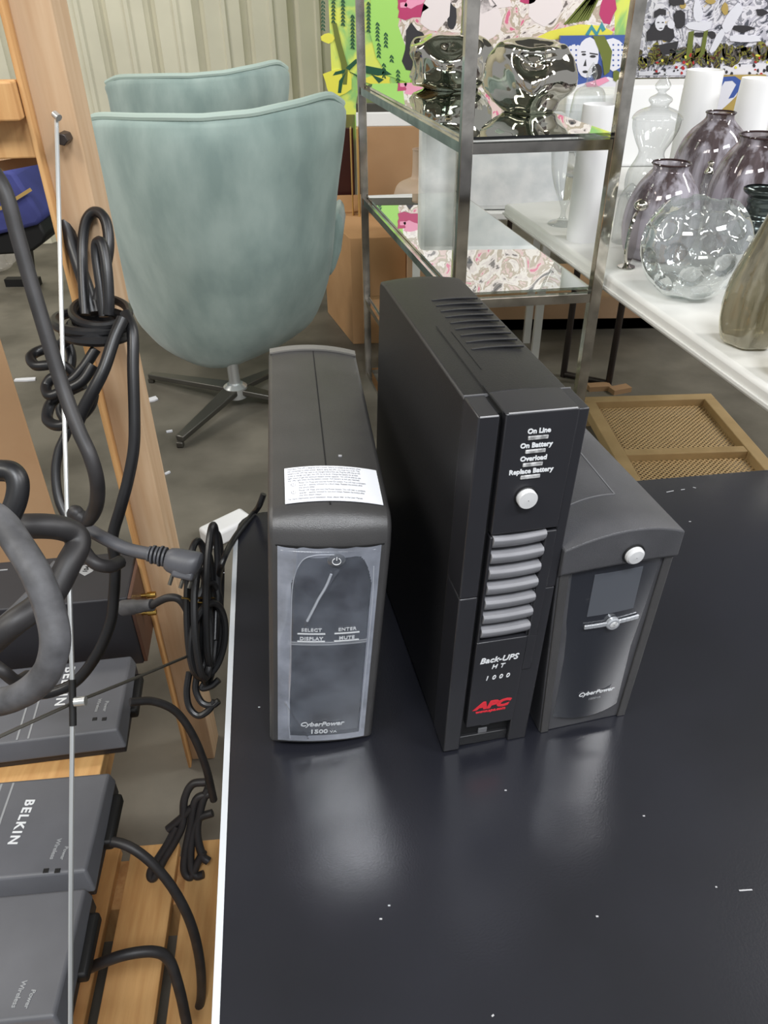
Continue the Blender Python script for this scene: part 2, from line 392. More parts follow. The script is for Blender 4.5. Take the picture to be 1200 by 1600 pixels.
bm = B(); body(bm, wd-.002, [(dp-.016, h+.0003, 0, AR), (dp-.016, h+.0022, 0, AR), (dp-.004, h+.0022, 0, AR), (dp+.002, h-.006, 0, AR), (dp, h-.008, 0, AR)], 16); obj('rear_rim', bm, 'rim', cp)['label'] = 'lighter grey rear rim'
bm = B(); box(bm, -.0006, .0006, .018, dp-.018, h-.0006, h+.0004)
obj('top_seam', bm, 'seam', cp, smooth=False)
bm = B(); body(bm, wd-.012, [(-.0009, .2405, BOW, 0), (-.0009, .2420, BOW, 0), (.002, .2420, BOW, 0), (.002, .2405, BOW, 0)], 14); obj('front_seam', bm, 'seam', cp, smooth=False)
def fr(x): return -BOW*(1-(x/(wd/2))**2)
def frontpatch(bm, pts, y0, y1, nx=12):
    """patch following the bowed front; pts: function u-> (zlo, zhi)"""
    x0, x1, fn = pts
    rows = []
    for i in range(nx+1):
        x = x0+(x1-x0)*i/nx; zl, zh = fn(x)
        rows.append([bm.verts.new((x, fr(x)+yy, zz)) for yy, zz in ((y0, zl), (y0, zh), (y1, zh), (y1, zl))])
    for i in range(nx):
        for j in range(4): bm.faces.new((rows[i][j], rows[i][(j+1) % 4], rows[i+1][(j+1) % 4], rows[i+1][j]))
    bm.faces.new(rows[0]); bm.faces.new(rows[-1][::-1]); return bm
bm = B(); frontpatch(bm, (-.0415, .0405, lambda x: (.010, .2375)), -.0008, .001); fas = obj('front_panel', bm, 'gloss', cp, bevel=.0004, seg=1)
# inner lens with rounded top corners
def lens(x):
    u = abs(x-.0015)/.0325; return (.1385, .2335-.028*max(0, (u-.62)/.38)**2.2)
bm = B(); frontpatch(bm, (-.031, .034, lens), -.0013, -.0007, 22); obj('display_lens', bm, 'gloss2', fas)
bm = B(); frontpatch(bm, (-.034, .036, lambda x: (.1352, .1362)), -.0022, -.0008); frontpatch(bm, (-.034, .036, lambda x: (.1378, .1383)), -.0022, -.0008); obj('ridge', bm, 'silver', fas, smooth=False)
# power button
bm = B(); lathe(bm, [(.0075, 0), (.0075, .0014), (.006, .0026), (.0004, .003)], (0, 0, 0), 24, M=Matrix.Translation((.0048, fr(.0048)-.0012, .2305)) @ Matrix.Rotation(PI/2, 4, 'X')); pb = obj('power_button', bm, 'screen', cp)
bm = B(); tube(bm, [(.0048+.0034*math.sin(a), fr(.0048)-.0044, .2305+.0034*math.cos(a)) for a in [(.5+i*.53) for i in range(11)]], .00035, 3, 6)
box(bm, .0045, .0051, fr(.0048)-.0048, fr(.0048)-.0042, .2315, .2348); obj('power_symbol', bm, 'print', pb)
yf = -.0031
def ftext(s, x, z, size, m_='print', par=None, **k):
    return text(s, size, m_, par or fas, frontM(x, fr(x)-.0021, z), bend=lambda c, x0=x: Vector((c.x, c.y+fr(c.x)-fr(x0), c.z)), **k)
ftext('SELECT', -.0135, .1532, .0050, spacing=1.1, bold=.0001); ftext('DISPLAY', -.0135, .1430, .0050, spacing=1.1, bold=.00015)
ftext('ENTER', .0175, .1532, .0050, spacing=1.1, bold=.0001); ftext('MUTE', .0175, .1430, .0050, spacing=1.1, bold=.00015)
bm = B()
for x0, x1 in ((-.0255, -.0015), (.0065, .0285)):
    for z in (.1482, .1392): frontpatch(bm, (x0, x1, lambda x, z=z: (z, z+.0006)), -.0024, -.0012, 4)
obj('key_lines', bm, 'print', fas, smooth=False)
ftext('CyberPower', -.001, .0310, .0080, shear=.25, bold=.0002); ftext('1500', -.0035, .0205, .0076, sx=1.15, bold=.0002)
ftext('VA', .0105, .0195, .0044, sx=1.2); ftext('AVR', .001, .0130, .0046, sx=1.2, m_='print2')
# the film
bm = B()
rows = []
NX, NZ = 120, 150
for i in range(NX+1):
    x = -.0425+.0835*i/NX; col_ = []
    for j in range(NZ+1):
        zt = .2435-.0012*abs(math.sin(i*.105)); z = .0085+(zt-.0085)*j/NZ
        ez = .0009*math.exp(-((x+.030+(.10-z)*.02)/.0016)**2)*(1 if z > .03 else .3)
        cr = .0010*math.exp(-(((x+.034)-(.06-z)*.45)/.0010)**2)*(1 if .012 < z < .062 else 0)
        cr2 = .0012*math.exp(-((x-.0045+(.215-z)*.50+(.215-z)**2*-1.6)/.0012)**2)*(1 if .160 < z < .220 else 0)
        wv = .00010*math.sin(z*90+i*.1)
        col_.append(bm.verts.new((x, fr(x)-.0030-ez-cr-cr2+wv, z)))
    rows.append(col_)
for i in range(NX):
    for j in range(NZ): bm.faces.new((rows[i][j], rows[i+1][j], rows[i+1][j+1], rows[i][j+1]))
film = obj('protective_film', bm, 'film', cp); film['label'] = 'creased clear plastic film'
film.data.materials.append(MT['filmclear'])
for p in film.data.polygons:
    c = p.center; u = abs(c.x-.002)/.0335
    if u < 1 and .017 < c.z < .2335-.030*max(0, (u-.6)/.4)**2.2: p.material_index = 1
# creases pressed in the film
bm = B(); tube(bm, [(x, fr(x)-.0033, z) for x, z in ((-.0175, .165), (-.0120, .180), (-.0085, .190), (-.0030, .203), (.0010, .2165))], .0011, 6, 6); obj('film_crease', bm, 'filmed', cp)
bm = B(); tube(bm, [(x, fr(x)-.0032, z) for x, z in ((-.031, .012), (-.0325, .05), (-.031, .10), (-.031, .16), (-.030, .205), (-.024, .228), (-.014, .2355), (.004, .2365))], .0004, 6, 6)
tube(bm, [(x, fr(x)-.0032, z) for x, z in ((.0365, .02), (.037, .10), (.0375, .18), (.036, .222))], .0005, 6, 6)
obj('film_crease', bm, 'filmed', cp)
# instruction label on the arched top
def topz(x): return h+AR*((1-(x/(wd/2))**2)-1)
def on_top(c): return Vector((c.x, c.y, topz(c.x)+c.z-h))
bm = B(); NX = 14; lab = []
for i in range(NX+1):
    x = -.0360+.080*i/NX; y0 = .0215 if i else .022
    lab.append([bm.verts.new((x, yy, topz(x)+dz)) for yy, dz in ((.0215, .0008), (.0755, .0008), (.0755, .0012), (.0215, .0012))])
for i in range(NX):
    for j in range(4): bm.faces.new((lab[i][j], lab[i][(j+1) % 4], lab[i+1][(j+1) % 4], lab[i+1][j]))
bm.faces.new(lab[0]); bm.faces.new(lab[-1][::-1])
lb = obj('instruction_label', bm, 'paper', cp)
lb['label'] = 'white paper label with small grey print'
L1 = ["Important: This UPS is designed with a power feature to conserve the battery when",
      "not connected to utility power. Before using the UPS, you must turn it on. The",
      "battery in the UPS may need to be charged before first use. Plug the UPS into an AC",
      "outlet to charge overnight, this UPS has to be on. Charge the battery for at least",
      "eight hours to get the optimum battery power capacity. You will be able to use",
      "the UPS right away during battery power. Full battery is not yet reached."]
L2 = ["Power On: Press and hold the Power/On button. You will hear a constant",
      "tone for 1 second, followed by a short beep. Release the button after",
      "the short beep.", "Power Off: Press and hold the Power button. You will hear a constant",
      "tone for 1 second, followed by two short beeps. Release the button after",
      "the two short beeps."]
for i, s in enumerate(L1+L2+["For more information about installation, setup, please refer to the User Manual."]):
    x0 = -.0335 if (i < 6 or i == 12) else -.0245
    sc = (.0735 if (i < 6 or i == 12) else .064)/(.00158*max(60, len(s)))
    text(s, .0033, 'ink', lb, Matrix.Translation((x0, .0725-.0037*i-(.0006 if i > 5 else 0)-(.0006 if i > 8 else 0)-(.0006 if i == 12 else 0), h+.0014)), bend=on_top, align='LEFT', ext=.00005, sx=min(1.0, sc)*.98)
for yy in (.0478, .0362):
    bm = B(); tube(bm, [(-.0290+.0019*math.sin(a), yy+.0019*math.cos(a), topz(-.029)+.0014) for a in [(.6+i*.51) for i in range(11)]], .0002, 3, 5)
    box(bm, -.0292, -.0288, yy+.0006, yy+.0026, topz(-.029)+.0012, topz(-.029)+.0015); obj('power_symbol', bm, 'ink', lb)
bm = B(); box(bm, .012, .0150, .0935, .0950, h-.0005, h+.0008, Matrix.Identity(4)); obj('dust_fleck', bm, 'speck', cp, smooth=False)
# mains cord of this unit: over the table edge and tied in a hank beside it
bm = B()
path = [Y(412, 772, .862), Y(405, 790, .86), Z(398, 800, TZ+.005), Z(380, 822, TZ+.005), Z(362, 848, TZ+.0055), Z(347, 880, TZ+.006), T(342, 905, 1.03), T(338, 950, 1.02), T(336, 1000, 1.01)]
tube(bm, path, .0042)
def loop(cx, cy, rx, ry, t, ph=0, n=12, tilt=0, dt=.012, rot=0):
    P = []
    for i in range(n):
        a = 2*PI*i/n+ph; x = rx*math.cos(a); y = ry*math.sin(a)
        xr = x*math.cos(rot)-y*math.sin(rot); yr = x*math.sin(rot)+y*math.cos(rot)
        P.append(T(cx+xr, cy+yr, t+dt*math.cos(a*1+tilt)))
    return P
for cx, cy, rx, ry, t, ro in ((318, 960, 15, 100, 1.02, .03), (330, 950, 14, 118, 1.03, .06), (309, 950, 17, 105, 1.00, .0), (322, 985, 22, 75, 1.01, .1), (325, 1000, 26, 58, .995, .15), (316, 975, 12, 85, .985, -.05), (331, 930, 9, 110, 1.0, .02)):
    tube(bm, loop(cx, cy, rx, ry, t, rot=ro, dt=.02), .0046, 6, 9, closed=True)
for P in ([(296, 1050), (292, 1080), (296, 1105), (310, 1118), (326, 1110), (336, 1095)], [(308, 1055), (306, 1078), (316, 1098), (332, 1102), (342, 1095)], [(322, 1040), (322, 1062), (316, 1075), (330, 1072), (342, 1062)]):
    tube(bm, [T(x, y, 1.03) for x, y in P], .0046, 6, 9)
cpc = obj('mains_cord', bm, 'cord', cp, world=True)
cpc['label'] = 'glossy black cord tied in a hank beside the table edge'
bm = B(); tube(bm, loop(321, 938, 24, 4, 1.0, dt=.03), .0012, 4, 6, closed=True); tube(bm, [T(300, 938, .97), T(292, 935, .965), T(284, 934, .96)], .0012, 4, 6); obj('wire_tie', bm, 'brass', cpc, world=True)

# ================================================================ MIDDLE BATTERY UNIT (tall, louvred)
yw = math.radians(12.6); O = Vector((.096, .482, TZ)); h = .365; wd = .084; dp = .316
ap = thing('battery_unit', 'tallest battery unit, black with grey louvres and red lettering', 'battery backup', O+Vector((0, 0, .0425*math.sin(math.radians(2)))), rot=(Matrix.Rotation(yw, 4, 'Z') @ Matrix.Rotation(math.radians(2), 4, 'Y')).to_euler())
AR = .0035
prof = [(.034, 0, 0, 0), (.034, h, 0, AR), (dp-.02, h, 0, AR), (dp-.004, h-.002, 0, AR), (dp, h-.007, 0, AR), (dp, 0, 0, 0)]
bm = B(); body(bm, wd, prof, 14); obj('case', bm, 'black', ap, bevel=.002)
bm = B()   # bezel: two pillars, a deep back plate, the right one with a foot
box(bm, -.0425, -.0262, 0, .0338, .1952, h-.0015); box(bm, -.0425, -.0262, 0, .0338, 0, .1946)
box(bm, .0335, .0425, 0, .0338, .1952, h-.0015); box(bm, .0235, .0425, .0005, .0338, 0, .1946)
obj('bezel', bm, 'apcdk', ap, bevel=.0012)
bm = B(); box(bm, -.0262, .0335, .007, .0339, 0.002, h-.003); obj('bezel_back', bm, 'blackdk', ap, smooth=False)
# centre panel with the louvre window cut out
bm = B(); box(bm, -.0225, .0337, -.0015, .010, .2595, h-.0005); box(bm, -.0225, -.0202, -.0015, .010, .1425, .2565)
box(bm, .0247, .0337, -.0015, .010, .1425, .2565); box(bm, -.0225, .0245, -.0015, .010, .0325, .1425); box(bm, .0245, .0337, -.0010, .010, .10, .1425)
fp = obj('front_panel', bm, 'apcdk', ap, bevel=.0009)
bm = B(); body(bm, .0565, [(-.0014, h-.0008, 0, .001), (.0338, h-.0008, 0, .001), (.0338, h+.0006, 0, .001), (-.0010, h+.0006, 0, .001)], 8)
bmesh.ops.translate(bm, verts=bm.verts, vec=(.0056, 0, 0)); obj('panel_cap', bm, 'apcdk', ap, bevel=.0006)
bm = B(); box(bm, -.0243, -.0236, .001, .045, h-.0006, h+.0008); box(bm, -.0243, -.0238, .045, .17, h-.0006, h-.0002); obj('top_groove', bm, 'seam', ap, smooth=False)
bm = B(); box(bm, -.0425, -.0236, .0334, .0342, h-.004, h-.0009); obj('worn_edge_highlight', bm, 'dust', ap, smooth=False)
bm = B(); box(bm, .026, .0425, .0334, .0342, h-.004, h-.0012); obj('worn_edge_highlight', bm, 'dust', ap, smooth=False)
for i in range(7):
    zt = .2575-.01640*i; hh = .0128
    bm = B(); cols = []
    for k in range(13):
        u = -1+k/6; x = .0022+.0222*u; sag = -.0023*(1-u*u)+.0006*u
        pr_ = [(-.0026, zt), (-.0042, zt-.002), (-.0036, zt-.006), (-.0004, zt-.0110), (.0058, zt-hh-.001), (.0064, zt)]
        cols.append([bm.verts.new((x, yy+.0012*(1-u*u), zz+sag)) for yy, zz in pr_])
    for k in range(12):
        for j in range(6): bm.faces.new((cols[k][j], cols[k][(j+1) % 6], cols[k+1][(j+1) % 6], cols[k+1][j]))
    bm.faces.new(cols[0]); bm.faces.new(cols[-1][::-1])
    obj('louvre', bm, 'louver', fp, bevel=.0004, seg=1)
def atext(s, x, z, size, m_='print', **k): return text(s, size, m_, fp, frontM(x, -.0017, z), **k)
for s, x, zt, zl in (('On Line', .0045, .3492, .3438), ('On Battery', .0040, .3375, .3325), ('Overload', .0034, .3263, .3212), ('Replace Battery', .0030, .3155, .3105)):
    atext(s, x, zt, .0055, bold=.0002)
    bm = B(); box(bm, x-.0080, x+.0078, -.0024, -.0012, zl-.0016, zl+.0016); obj('indicator_light', bm, 'led', fp, bevel=.0005)
bm = B(); lathe(bm, [(.0092, 0), (.0092, .0012), (.0088, .0016)], (0, 0, 0), 28, M=Matrix.Translation((.0018, -.0014, .2925)) @ Matrix.Rotation(PI/2, 4, 'X')); rg = obj('button_ring', bm, 'blackdk', fp)
bm = B(); lathe(bm, [(.0080, 0), (.0080, .005), (.0074, .0058), (.0004, .0062)], (0, 0, 0), 28, M=Matrix.Translation((.0018, -.0014, .2925)) @ Matrix.Rotation(PI/2, 4, 'X')); obj('power_button', bm, 'button', fp)
atext('Back-UPS', .0002, .1195, .0092, shear=.25, bold=.00015); atext('H T', .0002, .1105, .0070, shear=.25, bold=.00012, spacing=1.1)
atext('1 0 0 0', .0012, .0965, .0072, shear=.2, bold=.0001, spacing=1.15)
atext('APC', -.0005, .0600, .0125, 'red', shear=.3, bold=.0008, sx=1.38); atext('www.apc.com', -.0005, .0523, .0045, 'red', shear=.2, bold=.0002, sx=1.15)
bm = B(); box(bm, -.0065, .0025, .0055, .0075, .0105, .0185); box(bm, -.004, .0045, .0058, .0075, .0225, .0250); obj('latch', bm, 'dust', ap, bevel=.0005)
bm = B(); box(bm, -.0262, .0235, .004, .012, .0, .0125); obj('base_lip', bm, 'black', ap, bevel=.001)
for i in range(9):
    y = .235-.0150*i
    bm = B(); body(bm, .046, [(y-.0022, h-.0003, 0, .001), (y+.0030, h-.0003, 0, .001), (y+.0018, h+.0010, 0, .001), (y-.0022, h+.0016, 0, .001)], 6)
    bmesh.ops.translate(bm, verts=bm.verts, vec=(.013, 0, 0)); obj('vent_ridge', bm, 'black', ap, bevel=.0004)
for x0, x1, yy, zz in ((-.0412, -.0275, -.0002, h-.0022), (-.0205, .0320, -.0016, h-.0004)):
    bm = B(); box(bm, x0, x1, yy, yy+.0007, zz, zz+.0009); obj('worn_edge_highlight', bm, 'speck', ap, smooth=False)  # highlights on the worn front edges, painted as pale slivers
bm = B(); box(bm, -.0150, -.0145, .075, .155, h-.0006, h-.0001); obj('top_scratch', bm, 'blackdk', ap, smooth=False)
# cords plugged in its rear, lying on the table behind it
bm = B(); tube(bm, [(-.02, dp-.002, .05), (-.03, dp+.03, .04), (-.045, dp+.055, .012), (-.075, dp+.045, .008), (-.09, dp+.01, .008)], .0045)
tube(bm, [(.01, dp-.002, .08), (.0, dp+.03, .07), (-.03, dp+.05, .03), (-.06, dp+.06, .018), (-.08, dp+.05, .017)], .0040); obj('mains_cord', bm, 'cord', ap)

# ================================================================ RIGHT BATTERY UNIT (short, arched top)
yw = math.radians(13.5); O = Vector((.1985, .505, TZ)); h = .250; wd = .109; dp = .262
ru = thing('battery_unit', 'shortest battery unit with arched dusty top, round silver button and unlit square screen', 'battery backup', O, yw)
AR = .014
prof = [(.004, 0, 0, 0), (.002, h-.044, 0, 0.002), (-.003, h-.036, .003, .004), (-.004, h-.0005, .004, AR), (-.003, h, .004, AR), (.03, h, 0, AR), (dp-.03, h, 0, AR), (dp-.006, h-.004, 0, AR), (dp, h-.02, 0, AR), (dp, 0, 0, 0)]
bm = B(); body(bm, wd, prof, 20)
for v in bm.verts:
    if v.co.z < h-.05: v.co.x *= .86
obj('case', bm, 'case_side', ru, bevel=.0012, seg=2)
SL = .002/(h-.040)
def sy(z): return .006-SL*z
def rbox(bm, x0, x1, z0, z1, a, b):
    """slab on the sloping front: a, b = how far it stands out in front"""
    v = [bm.verts.new((x, sy(z)-d, z)) for d in (a, b) for x, z in ((x0, z0), (x1, z0), (x1, z1), (x0, z1))]
    for f in ((0, 1, 2, 3), (7, 6, 5, 4), (0, 4, 5, 1), (1, 5, 6, 2), (2, 6, 7, 3), (3, 7, 4, 0)): bm.faces.new([v[k] for k in f])
    return bm
bm = B(); v = [[bm.verts.new((s_*x, sy(z)-d, z)) for d in (-.001, .004) for x, z in ((.0375, .000), (.0460, .000), (.0530, .212), (.0445, .212))] for s_ in (-1, 1)]
for q in v:
    for f in ((0, 1, 2, 3), (7, 6, 5, 4), (0, 4, 5, 1), (1, 5, 6, 2), (2, 6, 7, 3), (3, 7, 4, 0)): bm.faces.new([q[k] for k in f])
obj('side_rail', bm, 'case', ru, bevel=.0010)
bm = B(); cols = []
for k in range(17):
    u = -1+k/8; x0 = .0362*u; x1 = .0422*u; b = .0055*(1-u*u)
    zb = .0195-.004*(1-u*u); cols.append([bm.verts.new(p) for p in ((x0, sy(zb)-.0015-b, zb), (x0, sy(.1)-.0015-b*.8, .1), (x1, sy(.208)-.0025-b*.3, .208), (x1, sy(.208)+.002, .208), (x0, sy(zb)+.002, zb))])
for k in range(16):
    for j in range(5): bm.faces.new((cols[k][j], cols[k][(j+1) % 5], cols[k+1][(j+1) % 5], cols[k+1][j]))
bm.faces.new(cols[0]); bm.faces.new(cols[-1][::-1]); rp = obj('front_panel', bm, 'gloss', ru, bevel=.0006, seg=1)
def pj(x, z):
    u = x/.04; b = .0055*(1-u*u); k = min(1, max(0, (z-.1)/.096)); return sy(z)-(.0015+.001*k)-b*(.8-.5*k if z > .1 else 1-.2*max(0, (z-.0115)/.0885))
bm = B(); g = [[bm.verts.new((x, pj(x, z)-.0006, z)) for z in (.1530, .175, .2010)] for x in [-.0205+.0455*i/8 for i in range(9)]]
for i in range(8):
    for j in range(2): bm.faces.new((g[i][j], g[i+1][j], g[i+1][j+1], g[i][j+1]))
r_ = bmesh.ops.extrude_face_region(bm, geom=bm.faces[:])
bmesh.ops.translate(bm, verts=[e for e in r_['geom'] if isinstance(e, bmesh.types.BMVert)], vec=(0, .0008, 0)); obj('screen', bm, 'screen', rp)
bm = B()
for sx_ in (-1, 1):
    for i in range(5):
        xa, xb = sx_*(.005+.0044*i)+.0052, sx_*(.005+.0044*(i+1))+.0052
        a, b = Vector((xa, pj(xa, .1415)-.0016, .1415)), Vector((xb, pj(xb, .1415)-.0016, .1415)); bar(bm, a, b, .002, .0042)
obj('key_strip', bm, 'silver', rp, bevel=.0004)
bm = B(); lathe(bm, [(.0066, 0), (.0066, .0030), (.0055, .0040), (.0004, .0042)], (0, 0, 0), 24, M=Matrix.Translation((.0052, pj(0, .1415)-.0005, .1415)) @ Matrix.Rotation(PI/2, 4, 'X')); kk = obj('round_key', bm, 'silver', rp)
bm = B(); lathe(bm, [(.0040, 0), (.0030, .0006), (.0004, .0007)], (0, 0, 0), 16, M=Matrix.Translation((.0052, pj(0, .1415)-.0047, .1415)) @ Matrix.Rotation(PI/2, 4, 'X')); obj('key_dimple', bm, 'led', rp)
bm = B(); lathe(bm, [(.0085, 0), (.0082, .0040), (.0066, .0056), (.0004, .0062)], (0, 0, 0), 28, M=Matrix.Translation((.0075, -.0065, .2235)) @ Matrix.Rotation(PI/2+.05, 4, 'X')); obj('power_button', bm, 'button', ru)
bm = B(); lathe(bm, [(.0100, 0), (.0098, .0016)], (0, 0, 0), 28, M=Matrix.Translation((.0075, -.0062, .2235)) @ Matrix.Rotation(PI/2+.05, 4, 'X'), cap=2); obj('button_ring', bm, 'blackdk', ru)
MM = Matrix.Translation((.0045, pj(.003, .050)-.0004, .0500)) @ Matrix.Rotation(PI/2, 4, 'X')
text('CyberPower', .0072, 'print', rp, MM, shear=.25, bold=.00015, ext=.0001)
text('1000VA', .0042, 'print2', rp, Matrix.Translation((.0042, pj(.003, .0415)-.0004, .0415)) @ Matrix.Rotation(PI/2, 4, 'X'), ext=.0001)
def rtop(x, y): return h+AR*(-(x/(wd/2))**2)
bm = B()
def arcband(bm, y, w_, x0, x1, dz, curve=0):
    cs = []
    for i in range(13):
        x = x0+(x1-x0)*i/12; yy = y+curve*(1-(x/(wd/2))**2)
        z = rtop(x, yy); cs.append([bm.verts.new((x, yy+a, z+b)) for a, b in ((0, -.001), (0, dz), (w_, dz), (w_, -.001))])
    for i in range(12):
        for j in range(4): bm.faces.new((cs[i][j], cs[i][(j+1) % 4], cs[i+1][(j+1) % 4], cs[i+1][j]))
    bm.faces.new(cs[0]); bm.faces.new(cs[-1][::-1])
arcband(bm, .040, .0012, -.050, .012, .0005, .004); arcband(bm, .165, .0012, -.03, .046, .0005)
cs = [bm.verts.new(p) for p in ((.012, .044, rtop(.012, 0)+.0004), (.0132, .044, rtop(.0132, 0)+.0004), (.0182, .165, rtop(.018, 0)+.0004), (.017, .165, rtop(.017, 0)+.0004))]; bm.faces.new(cs)
obj('top_seam', bm, 'dust', ru, smooth=False)

# ================================================================ LOUNGE CHAIRS
chx = Z(368, 606, .08)
ch = thing('lounge_chair', 'nearer sage velvet lounge chair on a steel swivel foot, seen from behind', 'chair', (chx.x, chx.y, 0))
rows_ = [(168, 118, 549, 2.38), (182, 118, 549, 2.38), (215, 124, 546, 2.37), (250, 131, 541, 2.37), (300, 143, 534, 2.38), (350, 155, 530, 2.40), (400, 170, 527, 2.42), (440, 184, 520, 2.45), (475, 197, 508, 2.48), (505, 208, 494, 2.51), (530, 222, 478, 2.54), (552, 243, 446, 2.58), (568, 268, 410, 2.62), (580, 305, 372, 2.66)]
def rimpy(u):
    K_ = [(-1, 196), (-.9, 186), (-.6, 189), (-.1, 190), (.3, 183), (.65, 167), (.9, 152), (1, 166)]
    for (u0, a0), (u1, a1) in zip(K_, K_[1:]):
        if u <= u1: return a0+(a1-a0)*(u-u0)/(u1-u0)
    return K_[-1][1]
def shell(bm):
    N = 24; outer = []; inner = []
    for ri, (py, xl, xr, y) in enumerate(rows_):
        ro = []; rin = []
        wrap = .30 if ri < 10 else .30*(14-ri)/4.6
        for i in range(N+1):
            u = -1+2*i/N
            yy = y+wrap*(abs(u)**2.8)
            q = rimpy(u) if ri == 0 else (max(py, rimpy(u)+12) if ri < 3 else py-(ri > 9)*(abs(u)**3)*14)
            pp = Y(xl+(xr-xl)*(u+1)/2, q, yy)
            ro.append(bm.verts.new(pp))
            ins = .055 if ri < 11 else .03
            rin.append(bm.verts.new((pp.x-u*ins, yy+ins*(1-abs(u)**6*.6), pp.z+(.008 if ri == 0 else 0)+(.03 if ri > 10 else 0))))
        outer.append(ro); inner.append(rin)
    K = len(rows_)
    for r in range(K-1):
        for i in range(N):
            bm.faces.new((outer[r][i], outer[r+1][i], outer[r+1][i+1], outer[r][i+1])); bm.faces.new((inner[r][i], inner[r][i+1], inner[r+1][i+1], inner[r+1][i]))
    for i in range(N):
        bm.faces.new((outer[0][i], outer[0][i+1], inner[0][i+1], inner[0][i])); bm.faces.new((outer[-1][i+1], outer[-1][i], inner[-1][i], inner[-1][i+1]))
    for r in range(K-1):
        for i in (0, N): bm.faces.new((outer[r][i], inner[r][i], inner[r+1][i], outer[r+1][i]))
    return [v.co.copy() for v in outer[0]], [v.co.copy() for v in inner[0]]
bm = B(); rimo, rimi = shell(bm)
for v in bm.verts:
    v.co.y -= .012*math.sin(v.co.z*9)*0
sh = obj('backrest_shell', bm, 'velvet', ch, world=True, sub=1)
bm = B(); tube(bm, [(a+b)/2+Vector((0, -.014, .004)) for a, b in zip(rimo, rimi)], .011, 2, 8); obj('rim_piping', bm, 'piping', sh, world=True)
# seat cushion and the arm bulges that show at the sides
bm = B(); sc_ = Vector((-.53, 2.93, .42)); 
for v in bmesh.ops.create_uvsphere(bm, u_segments=28, v_segments=14, radius=1)['verts']:
    v.co = Vector((math.copysign(abs(v.co.x)**.6, v.co.x)*.27, math.copysign(abs(v.co.y)**.6, v.co.y)*.30, v.co.z*.09))+sc_
obj('seat', bm, 'velvet', ch, world=True)
for pts, y0 in (([(527, 330), (534, 342), (537, 360), (533, 392), (524, 420), (514, 436), (508, 400), (512, 350)], 2.78), ([(196, 440), (204, 446), (212, 462), (208, 478), (196, 474), (188, 456)], 2.8)):
    bm = B(); slab(bm, [Y(a, b, y0) for a, b in pts], (0.0, .22, 0)); obj('armrest', bm, 'velvet', ch, world=True, bevel=.02, seg=3)
hub = Vector((chx.x, chx.y, .07))
bm = B(); lathe(bm, [(.022, 0), (.022, .20), (.035, .24), (.05, .33)], hub, 20); lathe(bm, [(.045, -.022), (.045, .018), (.03, .03)], hub, 20, cap=2); obj('pedestal', bm, 'steel', ch, world=True)
for px, py in ((236, 590), (281, 690), (445, 628)):
    e = Z(px, py, .02)
    bm = B(); a = hub+(e-hub).normalized()*.03; dd = (e-a)
    sd = dd.cross(Vector((0, 0, 1))).normalized()
    q = [a+sd*.032, a-sd*.032, e-sd*.016, e+sd*.016]; slab(bm, q, (0, 0, .022)); box(bm, e.x-.012, e.x+.012, e.y-.012, e.y+.012, 0.0, .022)
    obj('foot', bm, 'dsteel', ch, world=True, bevel=.004)
e = hub*2-Z(281, 690, .02); e.z = .02
bm = B(); sd = (e-hub).cross(Vector((0, 0, 1))).normalized(); slab(bm, [hub+sd*.032, hub-sd*.032, e-sd*.016, e+sd*.016], (0, 0, .022)); box(bm, e.x-.012, e.x+.012, e.y-.012, e.y+.012, 0, .022); obj('foot', bm, 'dsteel', ch, world=True, bevel=.004)
def copy_tree(o, parent=None):
    c = o.copy(); COL.objects.link(c); inv = o.matrix_parent_inverse.copy(); c.parent = parent; c.matrix_parent_inverse = inv
    for k in list(o.children): copy_tree(k, c)
    return c
c2 = copy_tree(ch); c2.location = (-.86, 3.95, 0); c2.rotation_euler = (0, 0, .04); c2.scale = (1, 1, .985)
c2['label'] = 'farther sage velvet lounge chair, only its backrest top showing above the nearer one'

# ================================================================ CHROME AND GLASS ETAGERE
RBL, RFL, RFR = Vector((-.058, 2.95)), Vector((.192, 1.860)), Vector((.540, 1.900))
RBR = RBL+(RFR-RFL); ry = math.atan2((RFR-RFL).y, (RFR-RFL).x)
rk = thing('display_rack', 'chrome display rack with four thin posts and clear glass shelves', 'shelf', (RFL.x, RFL.y, 0))
ps = .027
for p in (RBL, RFL, RFR, RBR):
    bm = B(); post(bm, p.x, p.y, 0, 1.46, ps, ry+.0); obj('post', bm, 'chrome', rk, world=True, smooth=False, bevel=.001, seg=1)
SHZ = (.327, .700, 1.055)
for z in (.02,)+SHZ+(1.43,):
    for a, b in ((RBL, RFL), (RFL, RFR), (RFR, RBR), (RBR, RBL)):
        bm = B(); d = (b-a).normalized()*ps*.5; bar(bm, (a.x+d.x, a.y+d.y, z-.013), (b.x-d.x, b.y-d.y, z-.013), .02, .022); obj('rail', bm, 'chrome', rk, world=True, smooth=False)
for z in SHZ+(1.43,):
    k = .0
    pts = [(p.x, p.y, z) for p in (RFL, RFR, RBR, RBL)]
    c_ = sum((Vector(p) for p in pts), Vector())/4
    pts = [c_+(Vector(p)-c_)*.965 for p in pts]
    bm = B(); slab(bm, pts, (0, 0, .007)); obj('glass_shelf', bm, 'shelfg', rk, world=True, smooth=False)
